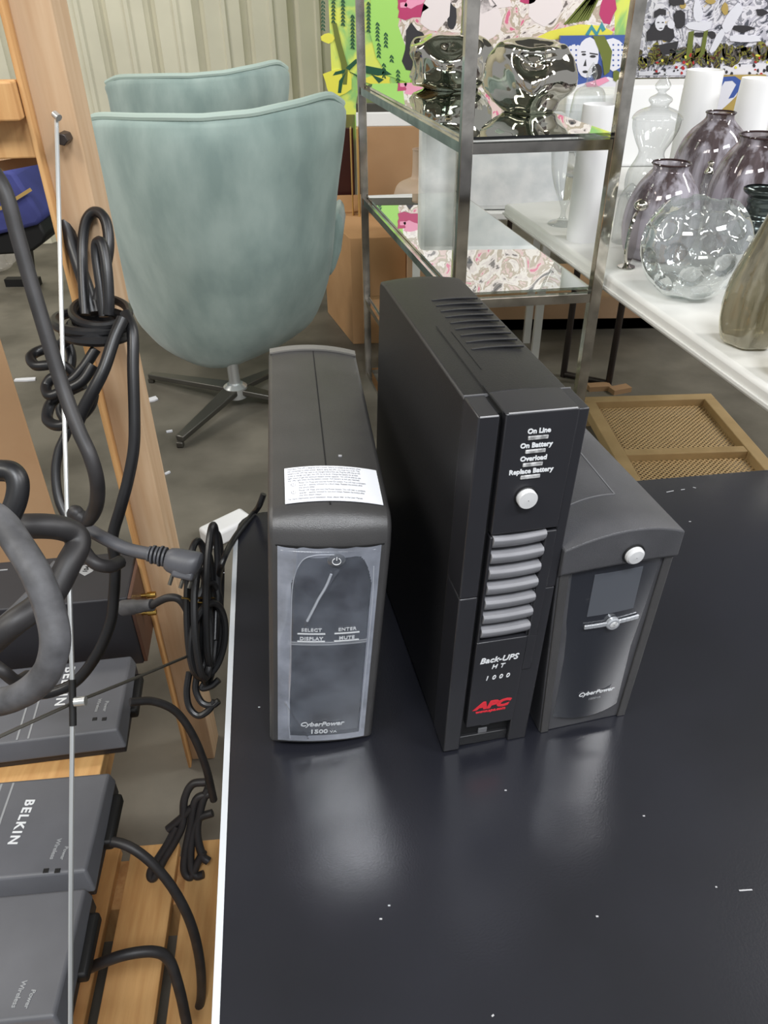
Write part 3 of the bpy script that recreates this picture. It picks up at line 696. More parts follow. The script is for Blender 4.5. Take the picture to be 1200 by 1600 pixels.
# knotted silver sculptures
def knot(name, label, px, py, pyt, wpx, seed, rot):
    base = Z(px, py, 1.0625); t = (base-CAM).dot(FWD); R = wpx/2/F*t
    top_ = Y(px, pyt, base.y+R*.2).z; H = top_-base.z
    bm = B(); r_ = bmesh.ops.create_icosphere(bm, subdivisions=5, radius=1)
    rn = random.Random(seed); axes = [Vector((rn.uniform(-1, 1), rn.uniform(-1, 1), rn.uniform(-.6, .9))).normalized() for _ in range(9)]
    for v in bm.verts:
        n = v.co.normalized(); f = 1.0
        for a_ in axes:
            d = n.dot(a_); f -= .17*math.exp(-((1-d)/.045)); f += .05*math.exp(-((1-d-.18)/.09)**2)
        f += .035*math.sin(3.2*n.x+2*n.z+seed)
        q = Vector([math.copysign(abs(k)**.72, k) for k in n])*f*.86; g = 1; v.co = Vector((q.x*R*g, q.y*R*.9*g, max(-.80, q.z)*H*.56))
    lo = min(v.co.z for v in bm.verts)
    for v in bm.verts: v.co = Matrix.Rotation(rot, 3, 'Z') @ v.co + Vector((base.x, base.y+R*.4, base.z-lo))
    o = obj(name, bm, 'mirror', None); o.data.set_sharp_from_angle(angle=PI)
    return tag(o, label, 'sculpture', 'silvered sculptures on the top glass shelf')
knot('knot_sculpture', 'silvered knot sculpture on the top glass shelf, partly behind the chrome post', 705, 142, 46, 150, 3, .4)
knot('knot_sculpture', 'silvered knot sculpture right of the chrome post on the top glass shelf', 826, 176, 56, 150, 11, 2.2)

# ================================================================ WHITE FOLDING TABLE WITH GLASSWARE
A_ = Z(788, 318, TZ); Bp = Z(1200, 606, TZ)
dirn = (Bp-A_).normalized(); nrm = Vector((-dirn.y, dirn.x, 0)); 
if nrm.x < 0: nrm = -nrm
wt = thing('folding_table', 'long white plastic folding table crowded with glass vases', 'table', (A_.x, A_.y, 0))
e1 = A_+dirn*1.52
def offs(p, k): return p+nrm*k
bm = B(); slab(bm, [(p.x, p.y, TZ-.045) for p in (A_, e1, offs(e1, .92), offs(A_, .92))], (0, 0, .045)); top_o = obj('table_top', bm, 'plastic_w', wt, world=True, bevel=.010, seg=3)
bm = B(); bar(bm, offs(A_, -.0015)+Vector((0, 0, -.030)), offs(e1, -.0015)+Vector((0, 0, -.030)), .006, .006); obj('edge_ridge', bm, 'plastic_w', wt, world=True)
bm = B(); q = A_+dirn*.012+nrm*.002; bar(bm, Y(791, 325, A_.y-.002)+Vector((0, 0, -.01)), Y(797, 332, A_.y-.03)+Vector((0, 0, -.012)), .01, .012); obj('edge_slot', bm, 'blackdk', wt, world=True, bevel=.003)
for s_ in (.45, .75):
    p = A_+dirn*1.40+nrm*s_; bm = B(); tube(bm, [(p.x, p.y, 0), (p.x, p.y, TZ-.04)], .013, smooth=False); obj('leg', bm, 'leg', wt, world=True)

wt2 = thing('folding_table', 'second white folding table behind, carrying the storage boxes and tall cylinders', 'table', (A_.x+.5, A_.y+.1, 0))
bm = B(); fa = A_-dirn*.02; fb = A_-dirn*1.25
slab(bm, [(p.x, p.y, TZ-.045) for p in (offs(fa, .40), offs(fb, .55), offs(fb, 1.9), offs(fa, 1.9))], (0, 0, .045)); obj('table_top', bm, 'plastic_w', wt2, world=True, bevel=.010, seg=3)
for (px, py) in ((880, 588), (950, 603)):
    f0 = Z(px, py, 0)
    bm = B(); tube(bm, [f0, (f0.x, f0.y, TZ-.04)], .013, smooth=False); obj('leg', bm, 'leg', wt2, world=True)
f0, f1 = Z(880, 588, 0), Z(950, 603, 0)
bm = B(); tube(bm, [(f0.x, f0.y, .012), (f1.x, f1.y, .012)], .012, smooth=False); obj('foot_bar', bm, 'leg', wt2, world=True)
for s_, k_ in ((.45, 1.1), (1.8, .12), (1.8, 1.1)):
    p = A_-dirn*k_+nrm*s_; bm = B(); tube(bm, [(p.x, p.y, 0), (p.x, p.y, TZ-.04)], .013, smooth=False); obj('leg', bm, 'leg', wt2, world=True)
wt3 = thing('side_table', 'white side table under the large wrapped slab, behind the chrome display rack', 'table', (.35, 3.2, 0))
sz3 = Y(760, 330, 3.03).z
bm = B(); box(bm, .10, .69, 3.012, 3.30, sz3-.03, sz3); obj('table_top', bm, 'plastic_w', wt3, world=True, bevel=.006)
for x_, y_ in ((.14, 3.05), (.65, 3.05), (.14, 3.26), (.65, 3.26)):
    bm = B(); box(bm, x_-.015, x_+.015, y_-.015, y_+.015, 0, sz3-.03); obj('leg', bm, 'plastic_w', wt3, world=True)
def vessel(name, label, cat, px, py, prof_px, m_, group=None, z0=TZ, sides=40, fx=None, thick=0, lean=None, back=0):
    """prof_px: list of (half width px, height px above the base) measured in the photo"""
    base = Z(px, py, z0); t = (base-CAM).dot(FWD); k = t/F
    P = []
    for wp, hp in prof_px:
        z = Y(px, py-hp, base.y+back).z-base.z
        tt = (Vector((base.x, base.y, base.z+z))-CAM).dot(FWD); P.append((max(wp*tt/F, .0005), z))
    P = smoothprof(P, 5)
    bm = B(); lathe(bm, P, (0, 0, 0), sides, fx=fx)
    o = obj(name, bm, m_, None); o.location = base
    o.data.set_sharp_from_angle(angle=PI*.6)
    o['label'] = label; o['category'] = cat
    if group: o['group'] = group
    return o, base, P
# bubble bowl with round facets
base = Z(1066, 456, TZ); R = .1205
bm = B(); bmesh.ops.create_icosphere(bm, subdivisions=6, radius=1)
pts = []; ng = 44
for i in range(ng):
    z = 1-2*(i+.5)/ng; a = i*2.39996; r = math.sqrt(1-z*z); pts.append(Vector((r*math.cos(a), r*math.sin(a), z)))
dead = []
for v in bm.verts:
    n = v.co.normalized(); dd = min((n-p).length for p in pts)
    rr = 1-.075*(1-(dd/.22)**2*.35 if dd < .17 else .79*max(0, 1-(dd-.17)/.035))
    if n.z > .80: dead.append(v)
    q = n*R*rr; q.z = max(q.z, -R*.93); v.co = q
bmesh.ops.delete(bm, geom=dead, context='VERTS')
for v in bm.verts: v.co.z += R*.93
MT['bubble'] = glass('bubbled_clear_glass', (236, 240, 239), edge=(.9, .92, .92), gmul=1.5, body=.16, power=1.6, bodycol=(205, 208, 208))
o = obj('bubble_bowl', bm, 'bubble', None); o.location = (base.x, base.y-.02, TZ); o['label'] = 'round clear glass bowl covered in dimpled bubbles near the white table edge'; o['category'] = 'bowl'
vessel('teardrop_vase', 'tall olive lustre teardrop vase with fluted base, right of the dimpled clear bowl', 'vase', 1166, 536, [(26, 0), (40, 8), (50, 40), (50, 85), (40, 130), (28, 170), (18, 210), (13, 250), (11, 285)], 'amber', fx=lambda a, h_: 1+.05*math.cos(6*a)*max(0, 1-h_/.12))
vessel('teardrop_vase', 'nearest olive lustre vase, cut off by the right edge of the photo', 'vase', 1246, 590, [(26, 0), (40, 8), (52, 40), (50, 85), (38, 130), (24, 180), (14, 230)], 'amber', fx=lambda a, h_: 1+.05*math.cos(6*a)*max(0, 1-h_/.12))
g_ = 'smoky purple bottle vases'
for px, py, pr_, lab in ((1092, 336, [(38, 0), (48, 8), (55, 45), (56, 80), (51, 108), (40, 130), (25, 146), (21, 153), (22, 160)], 'smoky purple bottle vase with rounded shoulders in front of the tall white cylinder'),
                         (1150, 395, [(38, 0), (50, 8), (62, 50), (64, 100), (57, 135), (46, 158), (37, 172), (38, 183)], 'largest smoky purple vase, at the right edge above the dark ribbed necks'),
                         (1022, 400, [(36, 0), (48, 8), (57, 40), (56, 75), (47, 105), (34, 126), (27, 136), (29, 145)], 'squat smoky vase with reddish brown neck behind the dimpled clear bowl')):
    o, base, P = vessel('bottle_vase', lab, 'vase', px, py, pr_, 'smoke', g_)
    bm = B(); r0, z0_ = P[-1]; tube(bm, [(r0*math.cos(a*PI/12), r0*math.sin(a*PI/12), z0_) for a in range(24)], .0026, 1, 6, closed=True); obj('rim', bm, 'smoked', o)
ring = lambda a, h_: 1+.05*math.sin(h_*330)
vessel('ribbed_vase', 'dark green metallic vase with ribbed neck between the dimpled bowl and teardrop vase', 'vase', 1160, 430, [(24, 0), (34, 10), (36, 45), (28, 80), (20, 98), (21, 112), (22, 122), (32, 134), (30, 136)], 'dgreen', 'dark ribbed vases', fx=ring)
vessel('ribbed_vase', 'dark green flared-rim vase at the right edge before the largest purple vase', 'vase', 1188, 372, [(24, 0), (34, 10), (38, 50), (30, 90), (24, 106), (26, 122), (38, 148), (44, 152)], 'dgreen', 'dark ribbed vases', fx=ring)
for px, py, wp, hp, lab in ((1063, 306, 28, 191, 'tall white cylinder vase behind the smoky purple bottle vase'), (1140, 322, 27, 194, 'tall white cylinder vase at the far right of the white table'), (908, 374, 25, 205, 'tall white cylinder vase beside the clear footed glass, behind the chrome rack')):
    vessel('cylinder_vase', lab, 'vase', px, py, [(wp*.90, 0), (wp*.93, 2), (wp, hp*.5), (wp, hp-2), (wp*.95, hp), (wp*.9, hp-1)], 'white', 'white cylinder vases')
vessel('footed_vase', 'clear footed hurricane glass left of the white cylinder vase', 'vase', 878, 350, [(22, 0), (20, 3), (6, 9), (4, 22), (8, 34), (18, 56), (26, 84), (30, 115), (33, 150), (38, 182)], 'clear')
o, base, P = vessel('apothecary_jar', 'clear apothecary jar with pointed finial lid right of the chrome rack', 'jar', 998, 352, [(24, 0), (26, 4), (12, 12), (12, 22), (30, 50), (32, 80), (22, 104), (20, 116), (27, 130), (35, 150), (37, 166)], 'clear', 'clear lidded jars')
def lidpart(o, P, prof_k):
    r0, z0_ = P[-1]; bm = B(); lathe(bm, smoothprof([(r0*a, z0_+r0*b) for a, b in prof_k], 4), (0, 0, 0), 28, cap=False); l = obj('lid', bm, 'clear', o); l.data.set_sharp_from_angle(angle=PI*.6)
lidpart(o, P, [(1.05, 0), (1.0, .12), (.8, .30), (.42, .45), (.38, .55), (.48, .68), (.44, .80), (.22, .92), (.16, 1.0), (.28, 1.12), (.32, 1.25), (.22, 1.42), (.08, 1.62), (.01, 1.75)])
o, base, P = vessel('apothecary_jar', 'clear lidded jar seen behind the front knot sculpture', 'jar', 905, 275, [(20, 0), (22, 4), (8, 12), (10, 30), (26, 60), (27, 100), (24, 128)], 'clear', 'clear lidded jars')
lidpart(o, P, [(1.02, 0), (.8, .3), (.4, .5), (.28, .8), (.35, 1.1), (.2, 1.5), (.01, 1.8)])
o, base, P = vessel('glass_cloche', 'small clear glass dome beside the chrome post', 'cloche', 973, 378, [(17, 0), (18, 3), (18, 45), (16, 70), (8, 86), (1, 92)], 'clear')
o, base, P = vessel('stopper_bottle', 'small clear bottle with beaded neck and ball stopper behind the dimpled bowl', 'bottle', 1090, 352, [(10, 0), (11, 3), (11, 40), (8, 52), (7, 56), (9, 62), (7, 68), (5, 80)], 'clear')
bm = B(); r0, z0_ = P[-1]; lathe(bm, smoothprof([(r0*.9, z0_), (r0*1.6, z0_+.004), (r0*.7, z0_+.020), (r0*.9, z0_+.026), (r0*1.1, z0_+.031), (.001, z0_+.038)], 4), (0, 0, 0), 18); obj('stopper', bm, 'mirror', o)
# small round mirror on a stand
b0 = Z(978, 418, TZ)
mr = thing('table_mirror', 'small oval tilting mirror on a silver ball, left of the dimpled clear bowl', 'mirror', b0)
bm = B(); t = (b0-CAM).dot(FWD); k = t/F
lathe(bm, [(44*k*.85, 0), (44*k*.9, .004), (44*k*.85, .008), (.001, .008)], (0, 0, 0), 30, M=Matrix.Rotation(math.radians(62), 4, 'Z') @ Matrix.Translation((0, 0, .075)) @ Matrix.Rotation(PI/2, 4, 'X')); obj('mirror_disc', bm, 'mirror', mr)
bm = B(); lathe(bm, smoothprof([(.02, 0), (.022, .004), (.006, .012), (.005, .03)], 3), (0, 0, 0), 18); obj('stand', bm, 'mirror', mr)
bm = B(); lathe(bm, smoothprof([(.001, .138), (.012, .142), (.018, .152), (.012, .163), (.001, .167)], 4), (.012, 0, 0), 20); obj('finial', bm, 'mirror', mr)

# ================================================================ CANE PANEL ON THE FLOOR
P0, P1, P2 = Z(908, 620, .10), Z(1110, 613, .10), Z(1200, 722, .10)
dL = (P2-P1); dL.normalize(); dW = (P1-P0); Wd = dW.length; dW.normalize()
yaw = math.atan2(dW.y, dW.x)
cn = thing('cane_panel', 'wooden frame with two panels of cane webbing lying behind the black table', 'panel', (P0.x, P0.y, 0), math.atan2(-dL.x, dL.y)*0+math.radians(2))
Ln = 1.0; fw = .042
bm = B()
box(bm, 0, Wd, -fw, 0, .06, .10); box(bm, 0, fw, -Ln, -fw, .06, .10); box(bm, Wd-fw, Wd, -Ln, -fw, .06, .10); box(bm, 0, Wd, -Ln-fw, -Ln, .06, .10); box(bm, fw, Wd-fw, -.41, -.375, .06, .098)
obj('frame', bm, 'cane_frame', cn, smooth=False, bevel=.003)
for y0, y1 in ((-.375, -fw), (-Ln, -.41)):
    bm = B(); box(bm, fw, Wd-fw, y0, y1, .070, .072); obj('cane_webbing', bm, 'cane', cn, smooth=False)
for x, y in [(x, y) for x in (.02, Wd-.02) for y in (-.02, -Ln)]:
    bm = B(); box(bm, x-.02, x+.02, y-.02, y+.02, 0, .06); obj('foot_block', bm, 'cane_frame', cn, smooth=False)

# ================================================================ PINE STORAGE RACK AT THE LEFT
ga = math.radians(6)
gx = Vector((math.cos(ga), math.sin(ga), 0)); gy = Vector((-math.sin(ga), math.cos(ga), 0))
pb_ = Y(262, 880, 1.045); pb_.z = 0; pb_.x += .012
wr = thing('wooden_rack', 'pine storage rack at the left with crossed steel bracing rods', 'rack', (pb_.x, pb_.y, 0))
Mg = Matrix.Translation(pb_) @ Matrix.Rotation(ga, 4, 'Z')   # x along the rack's width, -y towards the camera
bm = B(); box(bm, -.048, 0, -.012, .05, 0, 1.62, Mg @ Matrix.Rotation(math.radians(-4), 4, 'Z')); obj('post', bm, 'wood_shade', wr, world=True, smooth=False, bevel=.002)
bm = B(); box(bm, -.054, -.048, -.030, .05, 0, 1.62, Mg); obj('post_lit_face', bm, 'wood', wr, world=True, smooth=False, bevel=.002)  # lit left side of the post, put in as a brighter strip
SZ = .40
bm = B(); box(bm, -.14, -.105, -.93, .0, SZ-.085, SZ-.024, Mg); obj('shelf_beam', bm, 'wood', wr, world=True, smooth=False, bevel=.002)
for i in range(7):
    y1 = .030-.132*i; bm = B(); box(bm, -.95, -.092, y1-.105, y1, SZ-.024, SZ, Mg); obj('shelf_slat', bm, 'slat', wr, world=True, smooth=False, bevel=.002)
bm = B(); bb = Y(20, 190, 1.06); box(bm, -.95, -.05, -.02, .03, bb.z-.035, bb.z+.02, Mg); obj('upper_beam', bm, 'wood', wr, world=True, smooth=False, bevel=.002)
bm = B(); box(bm, -.95, -.055, -.05, -.02, bb.z+.01, bb.z+.05, Mg); obj('upper_beam', bm, 'wood', wr, world=True, smooth=False, bevel=.002)
bm = B(); box(bm, -.95, -.9, -.05, .05, 0, 1.62, Mg); obj('post', bm, 'wood_shade', wr, world=True, smooth=False, bevel=.002)
# rods
hook = T(88, 183, .902)
bm = B(); tube(bm, [hook, T(92, 330, .889), T(99, 600, .868), T(108, 900, .843), T(113, 1070, .830)], .0026, 4, 8); obj('brace_rod', bm, 'steel', wr, world=True)
bm = B(); tube(bm, [T(113, 1130, .825), T(111, 1350, .808), T(110, 1640, .788)], .0026, 4, 8); obj('brace_rod', bm, 'steel', wr, world=True)
bm = B(); tube(bm, [T(-20, 1160, .78), T(60, 1123, .805), T(113, 1099, .832)], .0019, 4, 8); obj('brace_rod', bm, 'dsteel', wr, world=True)
bm = B(); tube(bm, [T(130, 1092, .836), T(210, 1060, .90), T(296, 1024, 1.0)], .0019, 4, 8); obj('brace_rod', bm, 'dsteel', wr, world=True)
bm = B(); a_, b_ = T(113, 1062, .830), T(114, 1134, .824); tube(bm, [a_, b_], .0038, smooth=False); obj('brace_clip', bm, 'blackdk', wr, world=True)
bm = B(); tube(bm, [T(117, 1097, .822), T(134, 1095, .822)], .0052, smooth=False, sides=14); obj('brace_clip', bm, 'steel', wr, world=True)
bm = B(); tube(bm, [hook+Vector((0, -.004, .004)), hook+Vector((.006, -.008, .0))], .0042, smooth=False, sides=12); obj('rod_screw', bm, 'steel', wr, world=True)
bc = Y(100, 216, 1.022); bm = B(); tube(bm, [bc+Vector((0, .012, 0)), bc+Vector((.0, -.010, 0))], .0075, smooth=False, sides=6); obj('bolt', bm, 'leg', wr, world=True, bevel=.001)

# pallet on the floor in front of the rack
pl = Z(205, 1322, .12)
pt = thing('pallet', 'low slatted pine pallet on the floor beside the black table', 'pallet', (pl.x, pl.y, 0), math.radians(4.5))
for i, (x0, x1) in enumerate(((-.46, -.37), (-.355, -.265), (-.25, -.16), (-.130, -.018), (.001, .083), (.101, .20))):
    bm = B(); box(bm, x0, x1, -.95, 0.0 if i > 3 else .0, .10, .12); obj('slat', bm, 'slat', pt, smooth=False, bevel=.002)
for y in (-.05, -.48, -.9):
    bm = B(); box(bm, -.46, .22, y-.05, y+.035, .0, .10); obj('bearer', bm, 'wood', pt, smooth=False)

# grey flat electronics boxes in a row on the rack shelf
def flatbox(name, label, corner, ang, L, D, zt, words, cordpts, cr, wpx, lpx, dpx, shade='grey'):
    """corner = right far corner of the lid"""
    t = thing(name, label, 'electronics', (corner.x, corner.y, SZ+.0005), ang)
    H = zt-SZ
    bm = B(); v = []
    for z, k in ((.0, 0), (H*.55, 0), (H, .012)):
        v.append([bm.verts.new(p) for p in ((-L, -D, z), (0, -D, z), (-k, -D+k*1.1, z) if z else (0, -D, z), (-k*.2, 0, z), (-L, 0, z))])
    for a, b in zip(v, v[1:]):
        for j in range(5): bm.faces.new((a[j], a[(j+1) % 5], b[(j+1) % 5], b[j]))
    bm.faces.new(v[0][::-1]); bm.faces.new(v[-1])
    bmesh.ops.remove_doubles(bm, verts=bm.verts, dist=.0005)
    bmd = B(); box(bmd, -L, 0, -D, 0, 0, H*.5); bm.free(); 
    obj('base', bmd, 'device', t, bevel=.002)
    bm = B(); v0 = [bm.verts.new(p) for p in ((-L, -D-.006, H*.35), (.004, -D-.006, H*.35), (.001, .002, H*.5), (-L, .002, H*.5))]
    v1 = [bm.verts.new(p) for p in ((-L, -D+.008, H), (-.006, -D+.008, H), (-.004, 0, H), (-L, 0, H))]
    bm.faces.new(v0[::-1]); bm.faces.new(v1)
    for j in range(4): bm.faces.new((v0[j], v0[(j+1) % 4], v1[(j+1) % 4], v1[j]))
    lid = obj('lid', bm, shade, t, bevel=.0035, seg=3)
    lid['label'] = 'matt grey lid'
    bm = B(); box(bm, -.005, .012, -D*.62, -D*.12, .004, H*.5); obj('port_block', bm, 'blackdk', t, bevel=.004)
    for s_ in (-.134, -.150):
        bm = B(); box(bm, s_-.0014, s_+.0014, -D+.01, -.004, H, H+.0005); obj('lid_groove', bm, 'print2', lid, smooth=False)
    Mi = (Matrix.Translation(t.location) @ Matrix.Rotation(ang, 4, 'Z')).inverted()
    def L(px, py): q = Mi @ Z(px, py, zt); return q.x, q.y
    if words:
        (xa, ya), (xb, yb) = L(*wpx[0]), L(*wpx[1]); dd = math.hypot(xb-xa, yb-ya); an = math.atan2(yb-ya, xb-xa)
        text(words, dd*.255, 'print', lid, Matrix.Translation(((xa+xb)/2, (ya+yb)/2, H+.0004)) @ Matrix.Rotation(an, 4, 'Z'), spacing=1.25, bold=.0005)
    for j, ((p0, p1), led) in enumerate(zip(lpx, dpx)):
        (xa, ya), (xb, yb) = L(*p0), L(*p1); dd = math.hypot(xb-xa, yb-ya); an = math.atan2(yb-ya, xb-xa)
        text(('Wireless', 'Power')[j], dd*(.25 if j == 0 else .34), 'print2', lid, Matrix.Translation(((xa+xb)/2, (ya+yb)/2, H+.0004)) @ Matrix.Rotation(an, 4, 'Z'), bold=.0002)
        if led:
            lx, ly = L(*led); bm = B(); box(bm, lx-.0034, lx+.0034, ly-.003, ly+.003, H, H+.0008); obj('indicator_light', bm, 'blackdk', lid, bevel=.0005)
    if cordpts:
        bm = B(); tube(bm, cordpts, cr); obj('cord', bm, 'cordbr', t, world=True)
    return t
def cornerpt(px, py, z): return Z(px, py, z)
ZT = SZ+.045
pA = Z(209, 1024, ZT)
flatbox('electronics_box', 'flat grey electronics box farthest back, its white lettering crossed by the steel rod', pA, math.radians(8), .42, .160, ZT, 'BELKIN', [T(203, 1097, 1.13), T(240, 1096, 1.15), T(275, 1112, 1.17), T(302, 1150, 1.19), T(322, 1200, 1.22), T(334, 1250, 1.26)], .0062, ((110, 1042), (92, 1104)), (((157, 1091), (150, 1114)), ((168, 1095), (163, 1113))), ((148, 1124), (163, 1124)))
pB = Z(176, 1207, ZT)
flatbox('electronics_box', 'middle flat grey electronics box with white lettering fully readable', pB, math.radians(5), .42, .152, ZT, 'BELKIN', [T(146, 1314, 1.03), T(190, 1318, 1.02), T(230, 1342, 1.02), T(268, 1385, 1.03), T(297, 1440, 1.05), T(312, 1500, 1.08), T(314, 1560, 1.12), T(300, 1600, 1.15)], .0068, ((48, 1249), (18, 1321)), (((94, 1309), (80, 1345)), ((105, 1322), (96, 1345))), ((72, 1361), (90, 1361)))
pC = Z(139, 1387, ZT)
flatbox('electronics_box', 'nearest flat grey electronics box at the bottom left corner', pC, math.radians(5), .42, .150, ZT, None, [T(116, 1524, .98), T(150, 1508, .97), T(195, 1492, .97), T(240, 1487, .98), T(264, 1500, .99), T(280, 1545, 1.0), T(292, 1600, 1.02)], .0072, None, (((40, 1530), (20, 1578)), ((54, 1545), (40, 1578))), (None, None))
# black metal receiver with aerial sockets
dv = thing('receiver_box', 'black metal receiver box with two brass sockets on its right end', 'electronics', (pb_.x-.040, .925, SZ), math.radians(7))
bm = B(); box(bm, -.5, -.006, 0, .125, .001, .150); obj('case', bm, 'device', dv, bevel=.003)
bm = B(); box(bm, -.006, 0, .002, .122, .004, .148); ep = obj('end_plate', bm, 'copper', dv, bevel=.001)
for y, z in ((.062, .100), (.040, .080)):
    bm = B(); M = Matrix.Translation((0, y, z)) @ Matrix.Rotation(PI/2, 4, 'Y'); lathe(bm, [(.0035, 0), (.0035, .010), (.0055, .010), (.0055, .024), (.003, .024), (.003, .020)], (0, 0, 0), 18, M=M); obj('aerial_socket', bm, 'brass', dv)
bm = B(); lathe(bm, [(.004, 0), (.004, .004), (.0005, .005)], (0, 0, 0), 14, M=Matrix.Translation((0, .100, .128)) @ Matrix.Rotation(PI/2, 4, 'Y')); obj('red_socket', bm, 'red', dv)
bm = B(); pts = [(-.090, .095), (-.079, .097), (-.068, .088), (-.072, .076), (-.083, .066), (-.094, .076), (-.097, .088)]; slab(bm, [(a, b, .150) for a, b in pts], (0, 0, .0006)); bd = obj('badge', bm, 'print2', dv, smooth=False)
text('104', .011, 'blackdk', bd, Matrix.Translation((-.083, .083, .1508)) @ Matrix.Rotation(PI/2-.2, 4, 'Z'), bold=.0003)
bm = B(); box(bm, -.235, -.215, .100, .103, .150, .1506); obj('top_mark', bm, 'print2', dv, smooth=False)
# its plug and lead
plugp = [T(192, 950, 1.13), T(214, 948, 1.12), T(238, 945, 1.11)]
bm = B(); tube(bm, plugp, [.012, .0115, .010, .009], 4, 12); pp_ = obj('lead_connector', bm, 'cordg', dv, world=True)
bm = B(); tube(bm, [T(236, 946, 1.11), T(262, 934, 1.10), T(282, 938, 1.10), T(296, 962, 1.11), T(304, 990, 1.12)], .0058); obj('lead', bm, 'cordbr', dv, world=True)

# heavy black cables hanging at the rack
bm = B()
tube(bm, [T(-30, 118, .93), T(0, 142, .93), T(35, 178, .95), T(62, 225, .97), T(84, 290, .99), T(103, 350, 1.0), T(122, 410, 1.0), T(137, 455, 1.0), T(146, 490, 1.0)], .0094)
tube(bm, [T(133, 492, .99), T(130, 440, .99), T(129, 385, .99), T(135, 345, .985), T(150, 331, .98), T(165, 345, .975), T(170, 385, .975), T(162, 430, .98), T(152, 470, .985)], .0068)
tube(bm, [T(163, 495, .97), T(158, 450, .965), T(151, 400, .96), T(152, 380, .955), T(160, 382, .95), T(167, 420, .95), T(170, 465, .955), T(170, 492, .96)], .0068)
for cx, cy, rx, ry, r in ((157, 488, 44, 22, .0058), (143, 503, 58, 17, .0066), (150, 520, 50, 14, .0066), (145, 510, 35, 14, .006)):
    tube(bm, [T(cx+rx*math.cos(a), cy+ry*math.sin(a), .98-.04*math.sin(a)) for a in [2*PI*i/14 for i in range(14)]], r, 5, 9, closed=True)
tube(bm, [T(196, 490, .95), T(207, 520, .94), T(208, 580, .94), T(210, 650, .945), T(209, 700, .95), T(200, 750, .955), T(188, 795, .96), T(176, 840, .97), T(180, 880, .98), T(178, 930, .99), T(172, 975, 1.0), T(150, 1025, 1.01), T(118, 1065, 1.02), T(80, 1082, 1.02), T(50, 1085, 1.02)], .0074)
tube(bm, [T(192, 498, .93), T(178, 530, .925), T(163, 575, .92), T(146, 610, .92), T(130, 640, .925), T(120, 665, .93)], .0076)
tube(bm, [T(110, 528, .97), T(90, 540, .98), T(62, 548, .98), T(48, 558, .97), T(56, 571, .96), T(80, 570, .96), T(100, 572, .97), T(120, 590, .98)], .0066)
tube(bm, [T(150, 545, .95), T(130, 575, .95), T(108, 596, .95), T(84, 590, .95), T(72, 604, .95), T(78, 618, .94), T(100, 610, .94), T(128, 596, .94), T(146, 570, .94)], .0066)
tube(bm, [T(130, 600, .95), T(100, 615, .96), T(80, 630, .96), T(74, 655, .95), T(92, 665, .94), T(120, 655, .94), T(140, 635, .94), T(146, 615, .94)], .0070)
tube(bm, [T(104, 530, 1.0), T(112, 560, 1.0), T(104, 600, 1.0), T(94, 640, 1.0), T(106, 668, 1.0), T(92, 705, 1.0), T(87, 740, 1.0), T(92, 780, 1.0), T(106, 812, 1.0)], .0062)
tag(obj('coiled_cable', bm, 'cord'), 'thick black cable coiled and knotted around itself, hanging from the rack', 'cable')
bm = B()
tube(bm, [T(-20, 255, .76), T(8, 300, .76), T(28, 370, .77), T(48, 440, .78), T(72, 520, .79), T(98, 605, .80), T(122, 670, .80), T(142, 715, .80), T(152, 755, .81), T(150, 790, .83), T(138, 812, .85), T(124, 806, .85), T(117, 800, .85), T(116, 820, .86), T(126, 850, .89), T(146, 878, .88), T(170, 885, .89), T(188, 878, .91)], .0080)
hc = obj('plug_cable', bm, 'cordbr')
tag(hc, 'long black cable hanging slack at the left, ending in a grey moulded plug', 'cable')
bm = B(); tube(bm, [T(136, 826, .91), T(165, 842, .90), T(200, 858, .89), T(236, 866, .88)], .0078); obj('cable_end', bm, 'plug', hc, world=True)
bm = B()
for i in range(5): tube(bm, [T(232+6*i, 865+i*1.2, .88), T(235+6*i, 865.6+i*1.2, .88)], .0092+.0012*(i % 2)+.0006*i, smooth=False, sides=14)
obj('strain_relief', bm, 'plug', hc, world=True)
bm = B()
P = [(256, 873, .0125), (272, 876, .0150), (290, 882, .0165), (303, 884, .0165), (312, 880, .013), (317, 876, .004)]
Q = [T(x, y, .875) for x, y, _ in P]; ax = (Q[3]-Q[0]).normalized(); up = (DN-ax*DN.dot(ax)).normalized(); sd = ax.cross(up)
rings = []
for q, (_, _, r) in zip(Q, P):
    rings.append([bm.verts.new(q+up*math.cos(a)*r*1.05+sd*math.sin(a)*r*.8) for a in [2*PI*i/16 for i in range(16)]])
for a, b in zip(rings, rings[1:]):
    for j in range(16): bm.faces.new((a[j], a[(j+1) % 16], b[(j+1) % 16], b[j]))
bm.faces.new(rings[0]); bm.faces.new(rings[-1][::-1])
pgo = obj('plug', bm, 'plug', hc, world=True, sub=1)
bm = B(); c_ = T(287, 897, .875); bar(bm, c_-ax*.012, c_+ax*.013, .020, .010, up=up); obj('plug_face', bm, 'plug', pgo, world=True, bevel=.003)
for x, y in ((270, 903), (287, 908), (300, 908)):
    bm = B(); c_ = T(x, y-6, .875); tube(bm, [c_, c_+up*.013-ax*.001], .0022, smooth=False, sides=8); obj('pin', bm, 'dsteel', pgo, world=True)
